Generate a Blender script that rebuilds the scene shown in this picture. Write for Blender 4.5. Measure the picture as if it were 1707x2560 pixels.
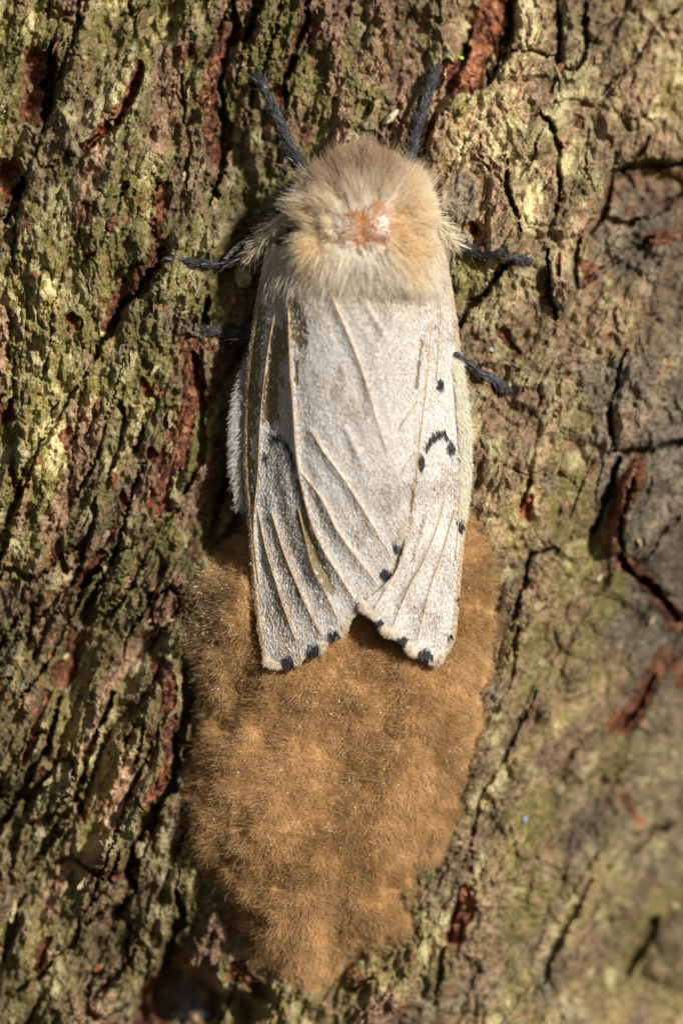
# A spongy-moth-like female on tree bark above her felted egg mass.  1 unit = 1 cm.
import bpy, math, heapq
import numpy as np
from mathutils import Vector

for o in list(bpy.data.objects):
    bpy.data.objects.remove(o)
scene = bpy.context.scene
COL = scene.collection

# ------------------------------------------------------------------ camera, sky, sun, exposure
D = 25.0                                    # camera distance (cm)
S = 400.0                                   # photo pixels per cm on the reference plane
cam_d = bpy.data.cameras.new('camera')
cam = bpy.data.objects.new('camera', cam_d)
COL.objects.link(cam)
cam.location = (0, -D, 0)
cam.rotation_euler = (math.radians(90), 0, 0)
cam_d.sensor_fit = 'VERTICAL'
cam_d.sensor_height = 36.0
cam_d.lens = 36.0 * D / (2560.0 / S)
cam_d.clip_start = 0.5
cam_d.clip_end = 2000
cam_d.dof.use_dof = True
cam_d.dof.focus_distance = D - 0.17
cam_d.dof.aperture_fstop = 0.14
scene.camera = cam

SUN = Vector((0.60, -0.74, 0.36)).normalized()      # towards the sun
world = bpy.data.worlds.new('World')
scene.world = world
world.use_nodes = True
wn = world.node_tree.nodes
sky = wn.new('ShaderNodeTexSky')
sky.sky_type = 'NISHITA'
sky.sun_disc = False
sky.sun_elevation = math.asin(SUN.z)
sky.sun_rotation = math.atan2(SUN.x, SUN.y)
wn['Background'].inputs['Strength'].default_value = 0.05
world.node_tree.links.new(sky.outputs[0], wn['Background'].inputs['Color'])
sun_d = bpy.data.lights.new('sun', 'SUN')
sun_d.energy = 5.0
sun_d.angle = math.radians(2.0)
sun_d.color = (1.0, 0.965, 0.92)
sun = bpy.data.objects.new('sun', sun_d)
COL.objects.link(sun)
sun.rotation_euler = SUN.to_track_quat('Z', 'Y').to_euler()
scene.view_settings.view_transform = 'Standard'
scene.view_settings.look = 'None'
scene.view_settings.exposure = 0.12
scene.view_settings.gamma = 1.0
scene.cycles.max_bounces = 6
scene.cycles.transparent_max_bounces = 8

# ------------------------------------------------------------------ helpers
RNG = np.random.default_rng(7)


def P(px, py, h):
    """photo pixel + height above the reference plane (cm) -> world"""
    px = np.asarray(px, float); py = np.asarray(py, float); h = np.asarray(h, float)
    k = (D - h) / D
    return np.stack(np.broadcast_arrays((px - 853.5) / S * k, -h, (1280.0 - py) / S * k), -1)


_TAB = np.random.default_rng(11).random((8, 256, 256))


def vn(x, y, seed=0):
    """smooth value noise, -1..1"""
    t = _TAB[seed % 8]
    xi = np.floor(x).astype(int); yi = np.floor(y).astype(int)
    fx = x - xi; fy = y - yi
    fx = fx * fx * (3 - 2 * fx); fy = fy * fy * (3 - 2 * fy)
    xi = xi + seed * 17; yi = yi + seed * 31
    a = t[xi & 255, yi & 255]; b = t[(xi + 1) & 255, yi & 255]
    c = t[xi & 255, (yi + 1) & 255]; d = t[(xi + 1) & 255, (yi + 1) & 255]
    return 2 * ((a * (1 - fx) + b * fx) * (1 - fy) + (c * (1 - fx) + d * fx) * fy) - 1


def fbm(x, y, seed=0, octv=4, gain=0.5):
    r = 0; a = 1.0; n = 0
    for i in range(octv):
        r = r + a * vn(x * 2 ** i + 3.7 * i, y * 2 ** i + 1.3 * i, seed + i)
        n += a; a *= gain
    return r / n


def sstep(a, b, x):
    t = np.clip((x - a) / (b - a), 0, 1)
    return t * t * (3 - 2 * t)


def seg_dist(X, Y, pts):
    """distance to a polyline and the arc parameter 0..1"""
    best = np.full(X.shape, 1e9); par = np.zeros(X.shape)
    n = len(pts) - 1
    for i in range(n):
        x0, y0 = pts[i][:2]; x1, y1 = pts[i + 1][:2]
        dx, dy = x1 - x0, y1 - y0
        L = dx * dx + dy * dy + 1e-9
        t = np.clip(((X - x0) * dx + (Y - y0) * dy) / L, 0, 1)
        d = np.hypot(X - x0 - t * dx, Y - y0 - t * dy)
        m = d < best
        best = np.where(m, d, best); par = np.where(m, (i + t) / n, par)
    return best, par


def inside(X, Y, poly):
    r = np.zeros(X.shape, bool); n = len(poly); j = n - 1
    for i in range(n):
        xi, yi = poly[i]; xj, yj = poly[j]
        c = ((yi > Y) != (yj > Y)) & (X < (xj - xi) * (Y - yi) / (yj - yi + 1e-9) + xi)
        r ^= c; j = i
    return r


def spline(pts, n):
    """resampled Catmull-Rom through pts (any dimension)"""
    p = np.asarray(pts, float)
    q = np.vstack([2 * p[0] - p[1], p, 2 * p[-1] - p[-2]])
    out = []
    for i in range(1, len(q) - 2):
        t = np.linspace(0, 1, 40, endpoint=False)[:, None]
        a, b, c, d = q[i - 1], q[i], q[i + 1], q[i + 2]
        out.append(0.5 * (2 * b + (c - a) * t + (2 * a - 5 * b + 4 * c - d) * t * t + (3 * b - a - 3 * c + d) * t ** 3))
    out = np.vstack(out + [p[-1:]])
    s = np.r_[0, np.cumsum(np.linalg.norm(np.diff(out[:, :2], axis=0), axis=1))]
    u = np.linspace(0, s[-1], n)
    return np.stack([np.interp(u, s, out[:, k]) for k in range(out.shape[1])], -1)


def mesh_np(name, V, F, mat, parent=None, smooth=True, attrs=None):
    """one mesh object from numpy arrays; F is (n,3) or (n,4)"""
    V = np.ascontiguousarray(V, np.float32).reshape(-1, 3); F = np.ascontiguousarray(F, np.int32)
    me = bpy.data.meshes.new(name)
    k = F.shape[1]
    me.vertices.add(len(V)); me.vertices.foreach_set('co', V.ravel())
    me.loops.add(F.size); me.loops.foreach_set('vertex_index', F.ravel())
    me.polygons.add(len(F))
    me.polygons.foreach_set('loop_start', np.arange(0, F.size, k, dtype=np.int32))
    me.polygons.foreach_set('use_smooth', np.full(len(F), smooth, bool))
    me.update(calc_edges=True)
    for an, av in (attrs or {}).items():
        a = me.attributes.new(an, 'FLOAT_COLOR', 'POINT')
        a.data.foreach_set('color', np.ascontiguousarray(av, np.float32).ravel())
    if mat:
        me.materials.append(mat)
    o = bpy.data.objects.new(name, me)
    COL.objects.link(o)
    o.parent = parent
    return o


def hair(name, pts, rad, col, mat, parent=None):
    """hair curves: pts (N,K,3), rad scalar / (N,) root radius (tapers), col (N,3)"""
    N, K = pts.shape[:2]
    cu = bpy.data.hair_curves.new(name)
    cu.add_curves([K] * N)
    cu.attributes['position'].data.foreach_set('vector', np.ascontiguousarray(pts, np.float32).ravel())
    tap = np.linspace(1, 0.25, K)
    r = np.broadcast_to(np.asarray(rad, float).reshape(-1, 1), (N, 1)) * tap[None]
    ra = cu.attributes.get('radius') or cu.attributes.new('radius', 'FLOAT', 'POINT')
    ra.data.foreach_set('value', np.ascontiguousarray(r, np.float32).ravel())
    ca = cu.attributes.new('tone', 'FLOAT_COLOR', 'CURVE')
    c4 = np.ones((N, 4), np.float32); c4[:, :3] = col
    ca.data.foreach_set('color', c4.ravel())
    cu.materials.append(mat)
    o = bpy.data.objects.new(name, cu)
    COL.objects.link(o)
    o.parent = parent
    o['kind'] = 'stuff'
    return o


def grid_faces(nr, nc, wrap=False):
    i = np.arange(nr * nc).reshape(nr, nc)
    a, b, c, d = i[:-1, :-1], i[:-1, 1:], i[1:, 1:], i[1:, :-1]
    F = np.stack([a, d, c, b], -1).reshape(-1, 4)
    if wrap:
        F2 = np.stack([i[:-1, -1], i[1:, -1], i[1:, 0], i[:-1, 0]], -1)
        F = np.vstack([F, F2])
    return F


def tube(path, rads, n=10, bump=0.0, seed=0):
    """tapered tube along a path of world points, with closed ends"""
    p = np.asarray(path, float); r = np.asarray(rads, float)
    t = np.gradient(p, axis=0); t /= np.linalg.norm(t, axis=1)[:, None] + 1e-9
    up = np.array([0.13, -1.0, 0.21])
    s = np.cross(t, up); s /= np.linalg.norm(s, axis=1)[:, None] + 1e-9
    q = np.cross(s, t)
    a = np.linspace(0, 2 * np.pi, n, endpoint=False)
    rr = r[:, None] * (1 + bump * vn(np.arange(len(p))[:, None] * 0.7 + 0 * a[None], a[None] * 2.0 + seed, seed))
    V = p[:, None] + rr[..., None] * (np.cos(a)[None, :, None] * s[:, None] + np.sin(a)[None, :, None] * q[:, None])
    V = np.concatenate([np.repeat(p[:1, None] - t[:1, None] * r[0] * .5, n, 1), V, np.repeat(p[-1:, None] + t[-1:, None] * r[-1] * .6, n, 1)])
    return V.reshape(-1, 3), grid_faces(len(p) + 2, n, True)


def empty(name, loc=(0, 0, 0), label=None, cat=None):
    o = bpy.data.objects.new(name, None)
    COL.objects.link(o)
    o.location = loc
    o.empty_display_size = 0.2
    tag(o, label, cat)
    return o


def tag(o, label=None, cat=None, group=None, kind=None):
    if label: o['label'] = label
    if cat: o['category'] = cat
    if group: o['group'] = group
    if kind: o['kind'] = kind


class NT:
    """tiny node-tree builder"""
    def __init__(self, name):
        self.m = bpy.data.materials.new(name)
        self.m.use_nodes = True
        self.n = self.m.node_tree.nodes
        self.l = self.m.node_tree.links
        self.b = self.n['Principled BSDF']

    def new(self, t, **kw):
        nd = self.n.new(t)
        for k, v in kw.items():
            if k.startswith('i_'):
                self.set(nd.inputs[k[2:].replace('_', ' ')], v)
            else:
                setattr(nd, k, v)
        return nd

    def set(self, sock, v):
        if hasattr(v, 'is_output') or isinstance(v, bpy.types.NodeSocket):
            self.l.new(v, sock)
        elif isinstance(v, (tuple, list)) and sock.type == 'RGBA':
            sock.default_value = (*v, 1.0) if len(v) == 3 else v
        else:
            sock.default_value = v

    def mix(self, f, a, b, blend='MIX'):
        nd = self.n.new('ShaderNodeMix')
        nd.data_type = 'RGBA'; nd.blend_type = blend
        self.set(nd.inputs[0], f); self.set(nd.inputs[6], a); self.set(nd.inputs[7], b)
        return nd.outputs[2]

    def noise(self, scale, detail=4, rough=0.55, vec=None, dist=0.0):
        nd = self.n.new('ShaderNodeTexNoise')
        nd.inputs['Scale'].default_value = scale; nd.inputs['Detail'].default_value = detail
        nd.inputs['Roughness'].default_value = rough; nd.inputs['Distortion'].default_value = dist
        self.l.new(vec or self.pos(), nd.inputs['Vector'])
        return nd.outputs[0]

    def pos(self):
        if not hasattr(self, '_p'):
            self._p = self.n.new('ShaderNodeNewGeometry').outputs['Position']
        return self._p

    def ramp(self, f, lo, hi, vlo=0.0, vhi=1.0):
        nd = self.n.new('ShaderNodeMapRange')
        nd.interpolation_type = 'SMOOTHSTEP'
        self.set(nd.inputs['Value'], f)
        nd.inputs['From Min'].default_value = lo; nd.inputs['From Max'].default_value = hi
        nd.inputs['To Min'].default_value = vlo; nd.inputs['To Max'].default_value = vhi
        return nd.outputs[0]

    def math(self, op, a, b=0.0):
        nd = self.n.new('ShaderNodeMath'); nd.operation = op
        self.set(nd.inputs[0], a); self.set(nd.inputs[1], b)
        return nd.outputs[0]

    def bump(self, h, strength, dist, prev=None):
        nd = self.n.new('ShaderNodeBump')
        nd.inputs['Strength'].default_value = strength; nd.inputs['Distance'].default_value = dist
        self.l.new(h, nd.inputs['Height'])
        if prev: self.l.new(prev, nd.inputs['Normal'])
        return nd.outputs[0]

    def attr(self, name):
        nd = self.n.new('ShaderNodeAttribute'); nd.attribute_name = name
        return nd

    def done(self, base=None, rough=None, normal=None, spec=None):
        if base is not None: self.set(self.b.inputs['Base Color'], base)
        if rough is not None: self.set(self.b.inputs['Roughness'], rough)
        if normal is not None: self.l.new(normal, self.b.inputs['Normal'])
        if spec is not None: self.set(self.b.inputs['Specular IOR Level'], spec)
        return self.m


# ------------------------------------------------------------------ materials
def bark_material():
    t = NT('bark')
    a = t.attr('masks')
    sep = t.new('ShaderNodeSeparateColor'); t.l.new(a.outputs['Color'], sep.inputs[0])
    rust, green, pale = sep.outputs
    grey = a.outputs['Alpha']
    n1 = t.noise(7, 6, 0.65); n2 = t.noise(26, 5, 0.6, dist=0.4); n3 = t.noise(75, 3, 0.6); n4 = t.noise(14, 5, 0.7, dist=0.8)
    c = t.mix(t.ramp(n2, .40, .60), (.125, .080, .036), (.34, .245, .125))               # corky tan
    c = t.mix(t.ramp(n4, .51, .62), c, (.41, .24, .145))                               # pinkish flecks
    g = t.mix(t.ramp(n3, .38, .62), (.072, .072, .009), (.25, .235, .042))              # algae
    c = t.mix(t.math('MULTIPLY', green, t.ramp(n2, .58, .44, .25, 1.0)), c, g)
    p = t.mix(t.ramp(n3, .38, .62), (.36, .30, .115), (.68, .60, .34))                  # pale crusts
    c = t.mix(t.math('MULTIPLY', pale, t.ramp(n1, .40, .56)), c, p)
    gr = t.mix(t.ramp(n2, .40, .60), (.105, .082, .056), (.28, .23, .165))               # weathered grey
    c = t.mix(grey, c, gr)
    r = t.mix(t.ramp(n2, .38, .62), (.040, .014, .007), (.26, .085, .028))             # fresh inner bark
    r = t.mix(t.ramp(n4, .52, .62), r, (.42, .20, .095))
    c = t.mix(t.ramp(t.math('ADD', rust, t.math('MULTIPLY', t.math('SUBTRACT', n2, .5), .9)), .30, .60), c, r)
    c = t.mix(t.math('MULTIPLY', t.ramp(n3, .64, .70), .85), c, (.025, .022, .018))    # soot-black specks
    ts = t.new('ShaderNodeSeparateColor'); t.l.new(t.attr('tint').outputs['Color'], ts.inputs[0])
    c = t.mix(t.math('MULTIPLY', ts.outputs[1], t.math('SUBTRACT', 1.0, rust)), c, t.mix(t.ramp(n2, .4, .6), (.21, .118, .060), (.47, .30, .18)))
    sc = t.new('ShaderNodeVectorMath', operation='SCALE'); t.l.new(c, sc.inputs[0])
    t.l.new(t.math('MULTIPLY', ts.outputs[0], 1.55), sc.inputs['Scale'])
    c = sc.outputs[0]
    b1 = t.bump(n2, 0.9, 0.026)
    b2 = t.bump(n3, 1.0, 0.018, b1)
    return t.done(c, t.ramp(n3, .3, .7, .32, .68), b2, .45)


def tone_material(name, rough=0.5, spec=0.4, trans=0.0, coat=0.0):
    """hairs and scales: colour per strand"""
    t = NT(name)
    a = t.attr('tone')
    t.done(a.outputs['Color'], rough, None, spec)
    if trans:
        tr = t.new('ShaderNodeBsdfTranslucent'); t.l.new(a.outputs['Color'], tr.inputs[0])
        mx = t.new('ShaderNodeMixShader'); mx.inputs[0].default_value = trans
        t.l.new(t.b.outputs[0], mx.inputs[1]); t.l.new(tr.outputs[0], mx.inputs[2])
        t.l.new(mx.outputs[0], t.n['Material Output'].inputs['Surface'])
    return t.m


def plain(name, c1, c2, scale, rough=0.6, bump=0.02, spec=0.4):
    t = NT(name)
    n = t.noise(scale, 5, .6)
    return t.done(t.mix(t.ramp(n, .35, .65), c1, c2), rough, t.bump(n, .7, bump), spec)


def wing_material():
    t = NT('wing_membrane')
    a = t.attr('wing')
    sep = t.new('ShaderNodeSeparateColor'); t.l.new(a.outputs['Color'], sep.inputs[0])
    cover, dark, smoke = sep.outputs
    n1 = t.noise(120, 3, .6); n2 = t.noise(38, 4, .6)
    mem = t.mix(n2, (.15, .108, .045), (.24, .18, .085))
    pow_ = t.mix(t.ramp(n2, .35, .65), (.40, .345, .275), (.60, .575, .54))
    pow_ = t.mix(t.math('MULTIPLY', smoke, .75), pow_, (.33, .25, .18))
    f = t.ramp(t.math('ADD', cover, t.math('SUBTRACT', n1, .5)), .30, .62)
    c = t.mix(f, mem, pow_)
    c = t.mix(t.ramp(t.math('ADD', dark, t.math('MULTIPLY', t.math('SUBTRACT', n1, .5), 1.2)), .35, .75), c, (.030, .022, .018))
    m = t.done(c, t.ramp(f, 0, 1, .38, .6), t.bump(n1, .8, .008), .45)
    return m


M_BARK = bark_material()
M_HAIR = tone_material('fine_hair', .45, .5, .25)
M_FELT = tone_material('felt_hair', .5, .35, .3)
M_SCALE = tone_material('wing_scale', .34, .5, .15)
M_WING = wing_material()
M_CUT = plain('amber_cuticle', (.22, .075, .016), (.40, .16, .04), 12, .16, .022, .6)
M_VEIN = plain('wing_vein', (.38, .20, .07), (.56, .38, .19), 14, .4, .004)
M_LEG = plain('leg_chitin', (.018, .018, .020), (.045, .044, .048), 40, .5, .01)
M_LEGPALE = plain('leg_pale', (.40, .30, .16), (.52, .42, .25), 40, .6, .01)
M_EGG = plain('egg_felt', (.34, .19, .07), (.48, .29, .13), 22, .85, .03, .1)

# ------------------------------------------------------------------ the bark relief (numpy)
STEP = 2.75
xs = np.arange(-70, 1780, STEP); ys = np.arange(-70, 2632, STEP)
X, Y = np.meshgrid(xs, ys)
NR, NC = X.shape
RT = 2600.0; X0 = 820.0; LF = .22


def trunk_base(x, y):
    d = np.clip(np.abs(x - X0), 0, RT * .995)
    left = np.where(x < X0, LF, 1.0)
    h = (np.sqrt(RT * RT - d * d) - RT) * left
    h = h - 150 * sstep(1100, 2900, y) - 30 * sstep(600, -300, y) - 230 * sstep(1100, 1750, x) * sstep(700, 2000, y)
    return h / S


# direction the bark fibres run (angle from vertical, leaning right)
TH = 14 + 16 * sstep(300, 1700, Y) - 6 * sstep(300, 1000, X) * sstep(700, 0, Y) + 12 * sstep(1000, 1500, X)
TH = TH + 16 * vn(X / 260, Y / 380, 1) + 26 * sstep(1050, 1350, X) * sstep(900, 300, Y) * vn(X / 150, Y / 170, 2)
TH = np.radians(TH)
DX, DY = np.sin(TH), -np.cos(TH)


def lic(img, half, stride=1.0):
    """line integral convolution: streaks that follow the fibres"""
    acc = img.copy(); w = 1.0
    for sgn in (1, -1):
        fx = np.broadcast_to(np.arange(NC)[None], (NR, NC)).astype(float).copy()
        fy = np.broadcast_to(np.arange(NR)[:, None], (NR, NC)).astype(float).copy()
        for k in range(half):
            ix = np.clip(np.rint(fx).astype(int), 0, NC - 1); iy = np.clip(np.rint(fy).astype(int), 0, NR - 1)
            fx += sgn * stride * DX[iy, ix]; fy += sgn * stride * DY[iy, ix]
            ix = np.clip(np.rint(fx).astype(int), 0, NC - 1); iy = np.clip(np.rint(fy).astype(int), 0, NR - 1)
            ww = 1 - (k + 1) / (half + 1)
            acc += ww * img[iy, ix]; w += ww
    return acc / w


def norm(a):
    return (a - a.mean()) / a.std()


def blur(a, r):
    k = np.exp(-0.5 * (np.arange(-3 * r, 3 * r + 1) / r) ** 2); k /= k.sum()
    p = np.pad(a, ((3 * r, 3 * r), (0, 0)), 'edge'); a = sum(k[i] * p[i:i + a.shape[0]] for i in range(len(k)))
    p = np.pad(a, ((0, 0), (3 * r, 3 * r)), 'edge'); return sum(k[i] * p[:, i:i + a.shape[1]] for i in range(len(k)))


WX = X + 14 * fbm(X / 45, Y / 60, 3, 3); WY = Y + 14 * fbm(X / 45 + 9, Y / 60 + 5, 4, 3)
L_big = norm(lic(vn(WX / 60, WY / 60, 1) + .5 * vn(WX / 31, WY / 31, 2), 30, 2.0))
L_mid = norm(lic(vn(WX / 24, WY / 24, 3) + .6 * vn(X / 12, Y / 12, 4), 8, 1.2))
L_fin = norm(lic(vn(X / 8, Y / 8, 5) + .5 * RNG.standard_normal(X.shape), 3))
rough_l = 1 - 0.75 * sstep(980, 1200, X)            # right-hand plates are smoother
soft_br = 1 - 0.55 * sstep(1200, 1450, X) * sstep(800, 1300, Y)

# torn strips that bare the red inner bark
rust = np.zeros_like(X)
for pts, w in [([(85, 140), (90, 200), (85, 280)], 34), ([(350, 165), (335, 230), (300, 290), (215, 370)], 15),
               ([(575, 60), (545, 130), (525, 210), (515, 260), (525, 330), (540, 390)], 24), ([(20, 430), (30, 480)], 30),
               ([(770, -10), (745, 80), (720, 180)], 9), ([(700, 230), (715, 290)], 14), ([(600, 100), (640, 60)], 8),
               ([(410, 610), (370, 670), (320, 710), (300, 750), (270, 810)], 22), ([(410, 480), (395, 570)], 22),
               ([(470, 860), (490, 960), (455, 1080), (420, 1180), (400, 1270)], 26), ([(500, 960), (520, 1010)], 20),
               ([(150, 1360), (170, 1430)], 12), ([(250, 1390), (200, 1470)], 12), ([(190, 1590), (150, 1700)], 22),
               ([(375, 1490), (380, 1560)], 9), ([(400, 1670), (415, 1710), (420, 1760)], 26), ([(12, 1010), (15, 1040)], 18),
               ([(165, 1090), (180, 1110)], 20), ([(375, 1130), (390, 1150)], 16), ([(360, 950), (375, 980)], 10),
               ([(180, 800), (195, 810)], 16), ([(1235, 0), (1215, 90), (1190, 170), (1150, 200)], 46), ([(1110, 150), (1090, 220)], 10),
               ([(1180, 570), (1195, 582)], 14), ([(1262, 840), (1285, 870)], 17), ([(1322, 1260), (1320, 1300)], 16),
               ([(1590, 1160), (1555, 1260), (1515, 1370)], 24), ([(1550, 1400), (1640, 1480), (1700, 1560)], 22),
               ([(1650, 1650), (1610, 1740), (1560, 1810)], 32), ([(1160, 2240), (1140, 2330)], 24), ([(1470, 660), (1480, 690)], 22),
               ([(1700, 1700), (1680, 1640)], 20), ([(440, 1800), (425, 1900), (370, 2010)], 15), ([(110, 2350), (90, 2420)], 14),
               ([(440, 2380), (455, 2400)], 16), ([(400, 2460), (380, 2560)], 42), ([(590, 2430), (640, 2470)], 20), ([(300, 2190), (240, 2180)], 12),
               ([(120, 1740), (60, 1900)], 12), ([(1560, 500), (1640, 470), (1760, 450)], 52), ([(1640, 590), (1720, 560)], 30), ([(1560, 1990), (1600, 2060)], 10),
               ([(1280, 640), (1230, 690)], 8), ([(1400, 640), (1395, 680)], 8), ([(310, 1240), (320, 1270)], 10), ([(30, 1180), (45, 1230)], 12)]:
    a = np.array(pts, float); m = 3 * w + 20
    bm = (X > a[:, 0].min() - m) & (X < a[:, 0].max() + m) & (Y > a[:, 1].min() - m) & (Y < a[:, 1].max() + m)
    d, _ = seg_dist(WX[bm], WY[bm], pts)
    w = w * (1.0 + .55 * fbm(X[bm] / 34, Y[bm] / 48, 3, 3))
    rust[bm] = np.maximum(rust[bm], 1 - sstep(.75, 1.2, d / w + .22 * vn(X[bm] / 11, Y[bm] / 11, 2)))
bare = np.clip(rust, 0, 1)
rust *= 1 - .55 * sstep(1480, 1540, X) * sstep(620, 560, Y)
H = trunk_base(X, Y)
H += 0.055 * fbm(X / 330, Y / 420, 6, 2)
H += 0.036 * L_big * (0.35 + 0.65 * rough_l) * (1 + .9 * sstep(1350, 1800, Y) * sstep(700, 450, X))
H += 0.11 * sstep(900, 300, X) * sstep(1500, 700, Y)
H += 0.030 * norm(lic(vn(WX / 95 + 2, WY / 95, 4), 40, 2.6)) * rough_l


def terrace(a, k, soft=.35):
    q = a * k; f = np.floor(q); r = q - f
    return (f + sstep(.5 - soft / 2, .5 + soft / 2, r)) / k


crumb = fbm(WX / 30, WY / 42, 2, 4, .6) * 2.2 + .35 * L_mid
fine = 1 - .65 * bare
H += 0.024 * terrace(crumb, 1.3, .30) * (.25 + .75 * rough_l) * soft_br * fine
wr = 1 - np.abs(norm(lic(vn(WX / 19, WY / 19, 0) + .55 * vn(X / 9, Y / 9, 1), 9)))
H += 0.012 * np.clip(wr, -1.2, 1) * soft_br * (.45 + .55 * rough_l) * fine
H -= 0.05 * bare * (X < 1400)
H += 0.011 * L_mid * soft_br * (.5 + .5 * rough_l) * fine
H += 0.0075 * L_fin * soft_br * (.35 + .65 * rough_l)
H += 0.012 * fbm(X / 13, Y / 13, 2, 3, .6) * (.6 + .4 * rough_l)
# curling wrinkles on the right-hand plates
sw2 = 1 - np.abs(fbm(WX / 52 + 1.4 * vn(X / 90, Y / 110, 1), WY / 75 + 1.4 * vn(X / 90, Y / 110, 2), 3, 3)) * 3
H += (1 - rough_l) * .030 * np.clip(sw2, -1, 1) * soft_br
# smoother swirling swells on the right-hand plates
sw = fbm(WX / 95 + 1.1 * vn(X / 120, Y / 120, 4), WY / 120 + 1.1 * vn(X / 120, Y / 120, 5), 6, 3)
H += (1 - rough_l) * (.055 * sw + .022 * terrace(2.4 * sw + .3 * L_fin * .2, 1.6, .4))
for poly, amp, soft in [
        ([(1060, 390), (1090, 300), (1135, 240), (1215, 215), (1250, 170), (1300, 140), (1390, 160), (1440, 190), (1500, 240), (1560, 330), (1620, 340),
          (1580, 410), (1530, 445), (1490, 545), (1440, 590), (1330, 570), (1300, 600), (1290, 645), (1220, 640), (1130, 600), (1080, 500)], .075, 16),
        ([(1800, 395), (1640, 412), (1535, 440), (1500, 540), (1450, 600), (1436, 720), (1400, 815), (1420, 900), (1540, 900), (1800, 900)], -.14, 16),
        ([(1360, 640), (1435, 640), (1432, 720), (1405, 800), (1380, 790)], .05, 8),
        ([(1540, 1140), (1620, 1125), (1800, 1100), (1800, 1500), (1690, 1540), (1640, 1470), (1560, 1415), (1545, 1350)], .07, 10),
        ([(1530, 880), (1800, 880), (1800, 1100), (1540, 1115)], .05, 10),
        ([(1580, 1145), (1622, 1150), (1600, 1240), (1560, 1390), (1505, 1390), (1530, 1280)], .07, 9)]:
    dd, _ = seg_dist(WX, WY, poly + poly[:1])
    H += amp * sstep(-soft, soft, np.where(inside(WX, WY, poly), dd, -dd)) * (1 if amp > 0 else sstep(1000, 700, Y))
# the trough the moth straddles, and raised shoulders either side
d, _ = seg_dist(X, Y, [(640, 250), (600, 700), (560, 1000), (545, 1350)])
H -= 0.20 * np.exp(-(d / 66) ** 2)
d, _ = seg_dist(X, Y, [(1250, 250), (1300, 420), (1230, 620)])
H += 0.10 * np.exp(-(d / 170) ** 2)
d, _ = seg_dist(X, Y, [(120, 150), (200, 700), (60, 1150)])
H += 0.06 * np.exp(-(d / 220) ** 2)

# shallow random fissures along the fibres
JC = np.clip(np.rint(np.arange(NC)[None] + 1.9 * vn(X / 9, Y / 9, 3) + 1.2 * vn(X / 5, Y / 5, 1)).astype(int), 0, NC - 1)
JR = np.clip(np.rint(np.arange(NR)[:, None] + 1.9 * vn(X / 9, Y / 9, 6) + 1.2 * vn(X / 5, Y / 5, 2)).astype(int), 0, NR - 1)
rid = np.abs(norm(lic(vn(WX / 85 + 3, WY / 85, 7), 34, 2.2)))
fis = (np.exp(-(rid / .10) ** 2) * sstep(-.2, .5, vn(X / 130, Y / 170, 0)))[JR, JC]
lowl = sstep(1100, 1700, Y) * sstep(750, 500, X)
H -= (0.085 + .10 * lowl) * fis * (0.35 + 0.65 * rough_l)
rid3 = np.abs(norm(lic(vn(WX / 70 + 7, WY / 70 + 2, 3), 46, 2.6)))
fis3 = (np.exp(-(rid3 / .17) ** 2) * sstep(-.35, .25, vn(X / 150 + 3, Y / 260, 5)))[JR, JC]
H -= 0.15 * fis3 * sstep(1150, 600, X) * (.60 + .40 * sstep(700, 1500, Y) + .35 * sstep(420, 620, X) * sstep(900, 600, X))
H -= 0.035 * fis3 * sstep(1150, 1350, X) * sstep(900, 1500, Y)
for pts, w, up in [([(446, 1690), (436, 1840), (385, 1985), (305, 2105), (225, 2190)], 40, .15), ([(262, 1740), (190, 1960), (95, 2150)], 36, .09),
                   ([(110, 1730), (30, 1960)], 40, .08), ([(360, 1780), (290, 1930), (215, 2060)], 30, .08), ([(420, 2190), (400, 2290), (370, 2370)], 34, .10),
                   ([(190, 2230), (110, 2400)], 40, .07), ([(300, 1120), (250, 1240), (205, 1340)], 26, .05), ([(360, 1010), (330, 1080)], 18, .05),
                   ([(90, 1380), (40, 1560)], 40, .06), ([(330, 1330), (290, 1480), (230, 1600)], 32, .06), ([(610, 120), (596, 300)], 26, .05),
                   ([(1510, 1580), (1360, 1880), (1240, 2240)], 62, .06), ([(1660, 1840), (1490, 2140), (1390, 2420)], 70, .07),
                   ([(1340, 1480), (1240, 1790), (1150, 2140)], 40, .05), ([(1330, 900), (1270, 1100), (1230, 1260)], 60, .05),
                   ([(1490, 760), (1400, 1000), (1370, 1200)], 50, .06), ([(1700, 620), (1560, 760), (1490, 900)], 60, .08)]:
    dd, tt_ = seg_dist(WX * .6 + X * .4, WY * .6 + Y * .4, pts)
    q = np.clip(dd / (w * (1 + .25 * vn(X / 40, Y / 60, 4))), 0, 1)
    H += up * np.sqrt(1 - q * q) * np.sin(np.pi * np.clip(.08 + .84 * tt_, 0, 1)) ** .5
rid2 = np.abs(norm(lic(vn(WX / 38 + 3, WY / 38, 6), 20, 1.5)))
fis2 = np.exp(-(rid2 / .12) ** 2) * sstep(-.1, .5, vn(X / 90 + 5, Y / 120, 3))
H -= 0.040 * fis2 * (0.45 + 0.55 * rough_l)

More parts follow.
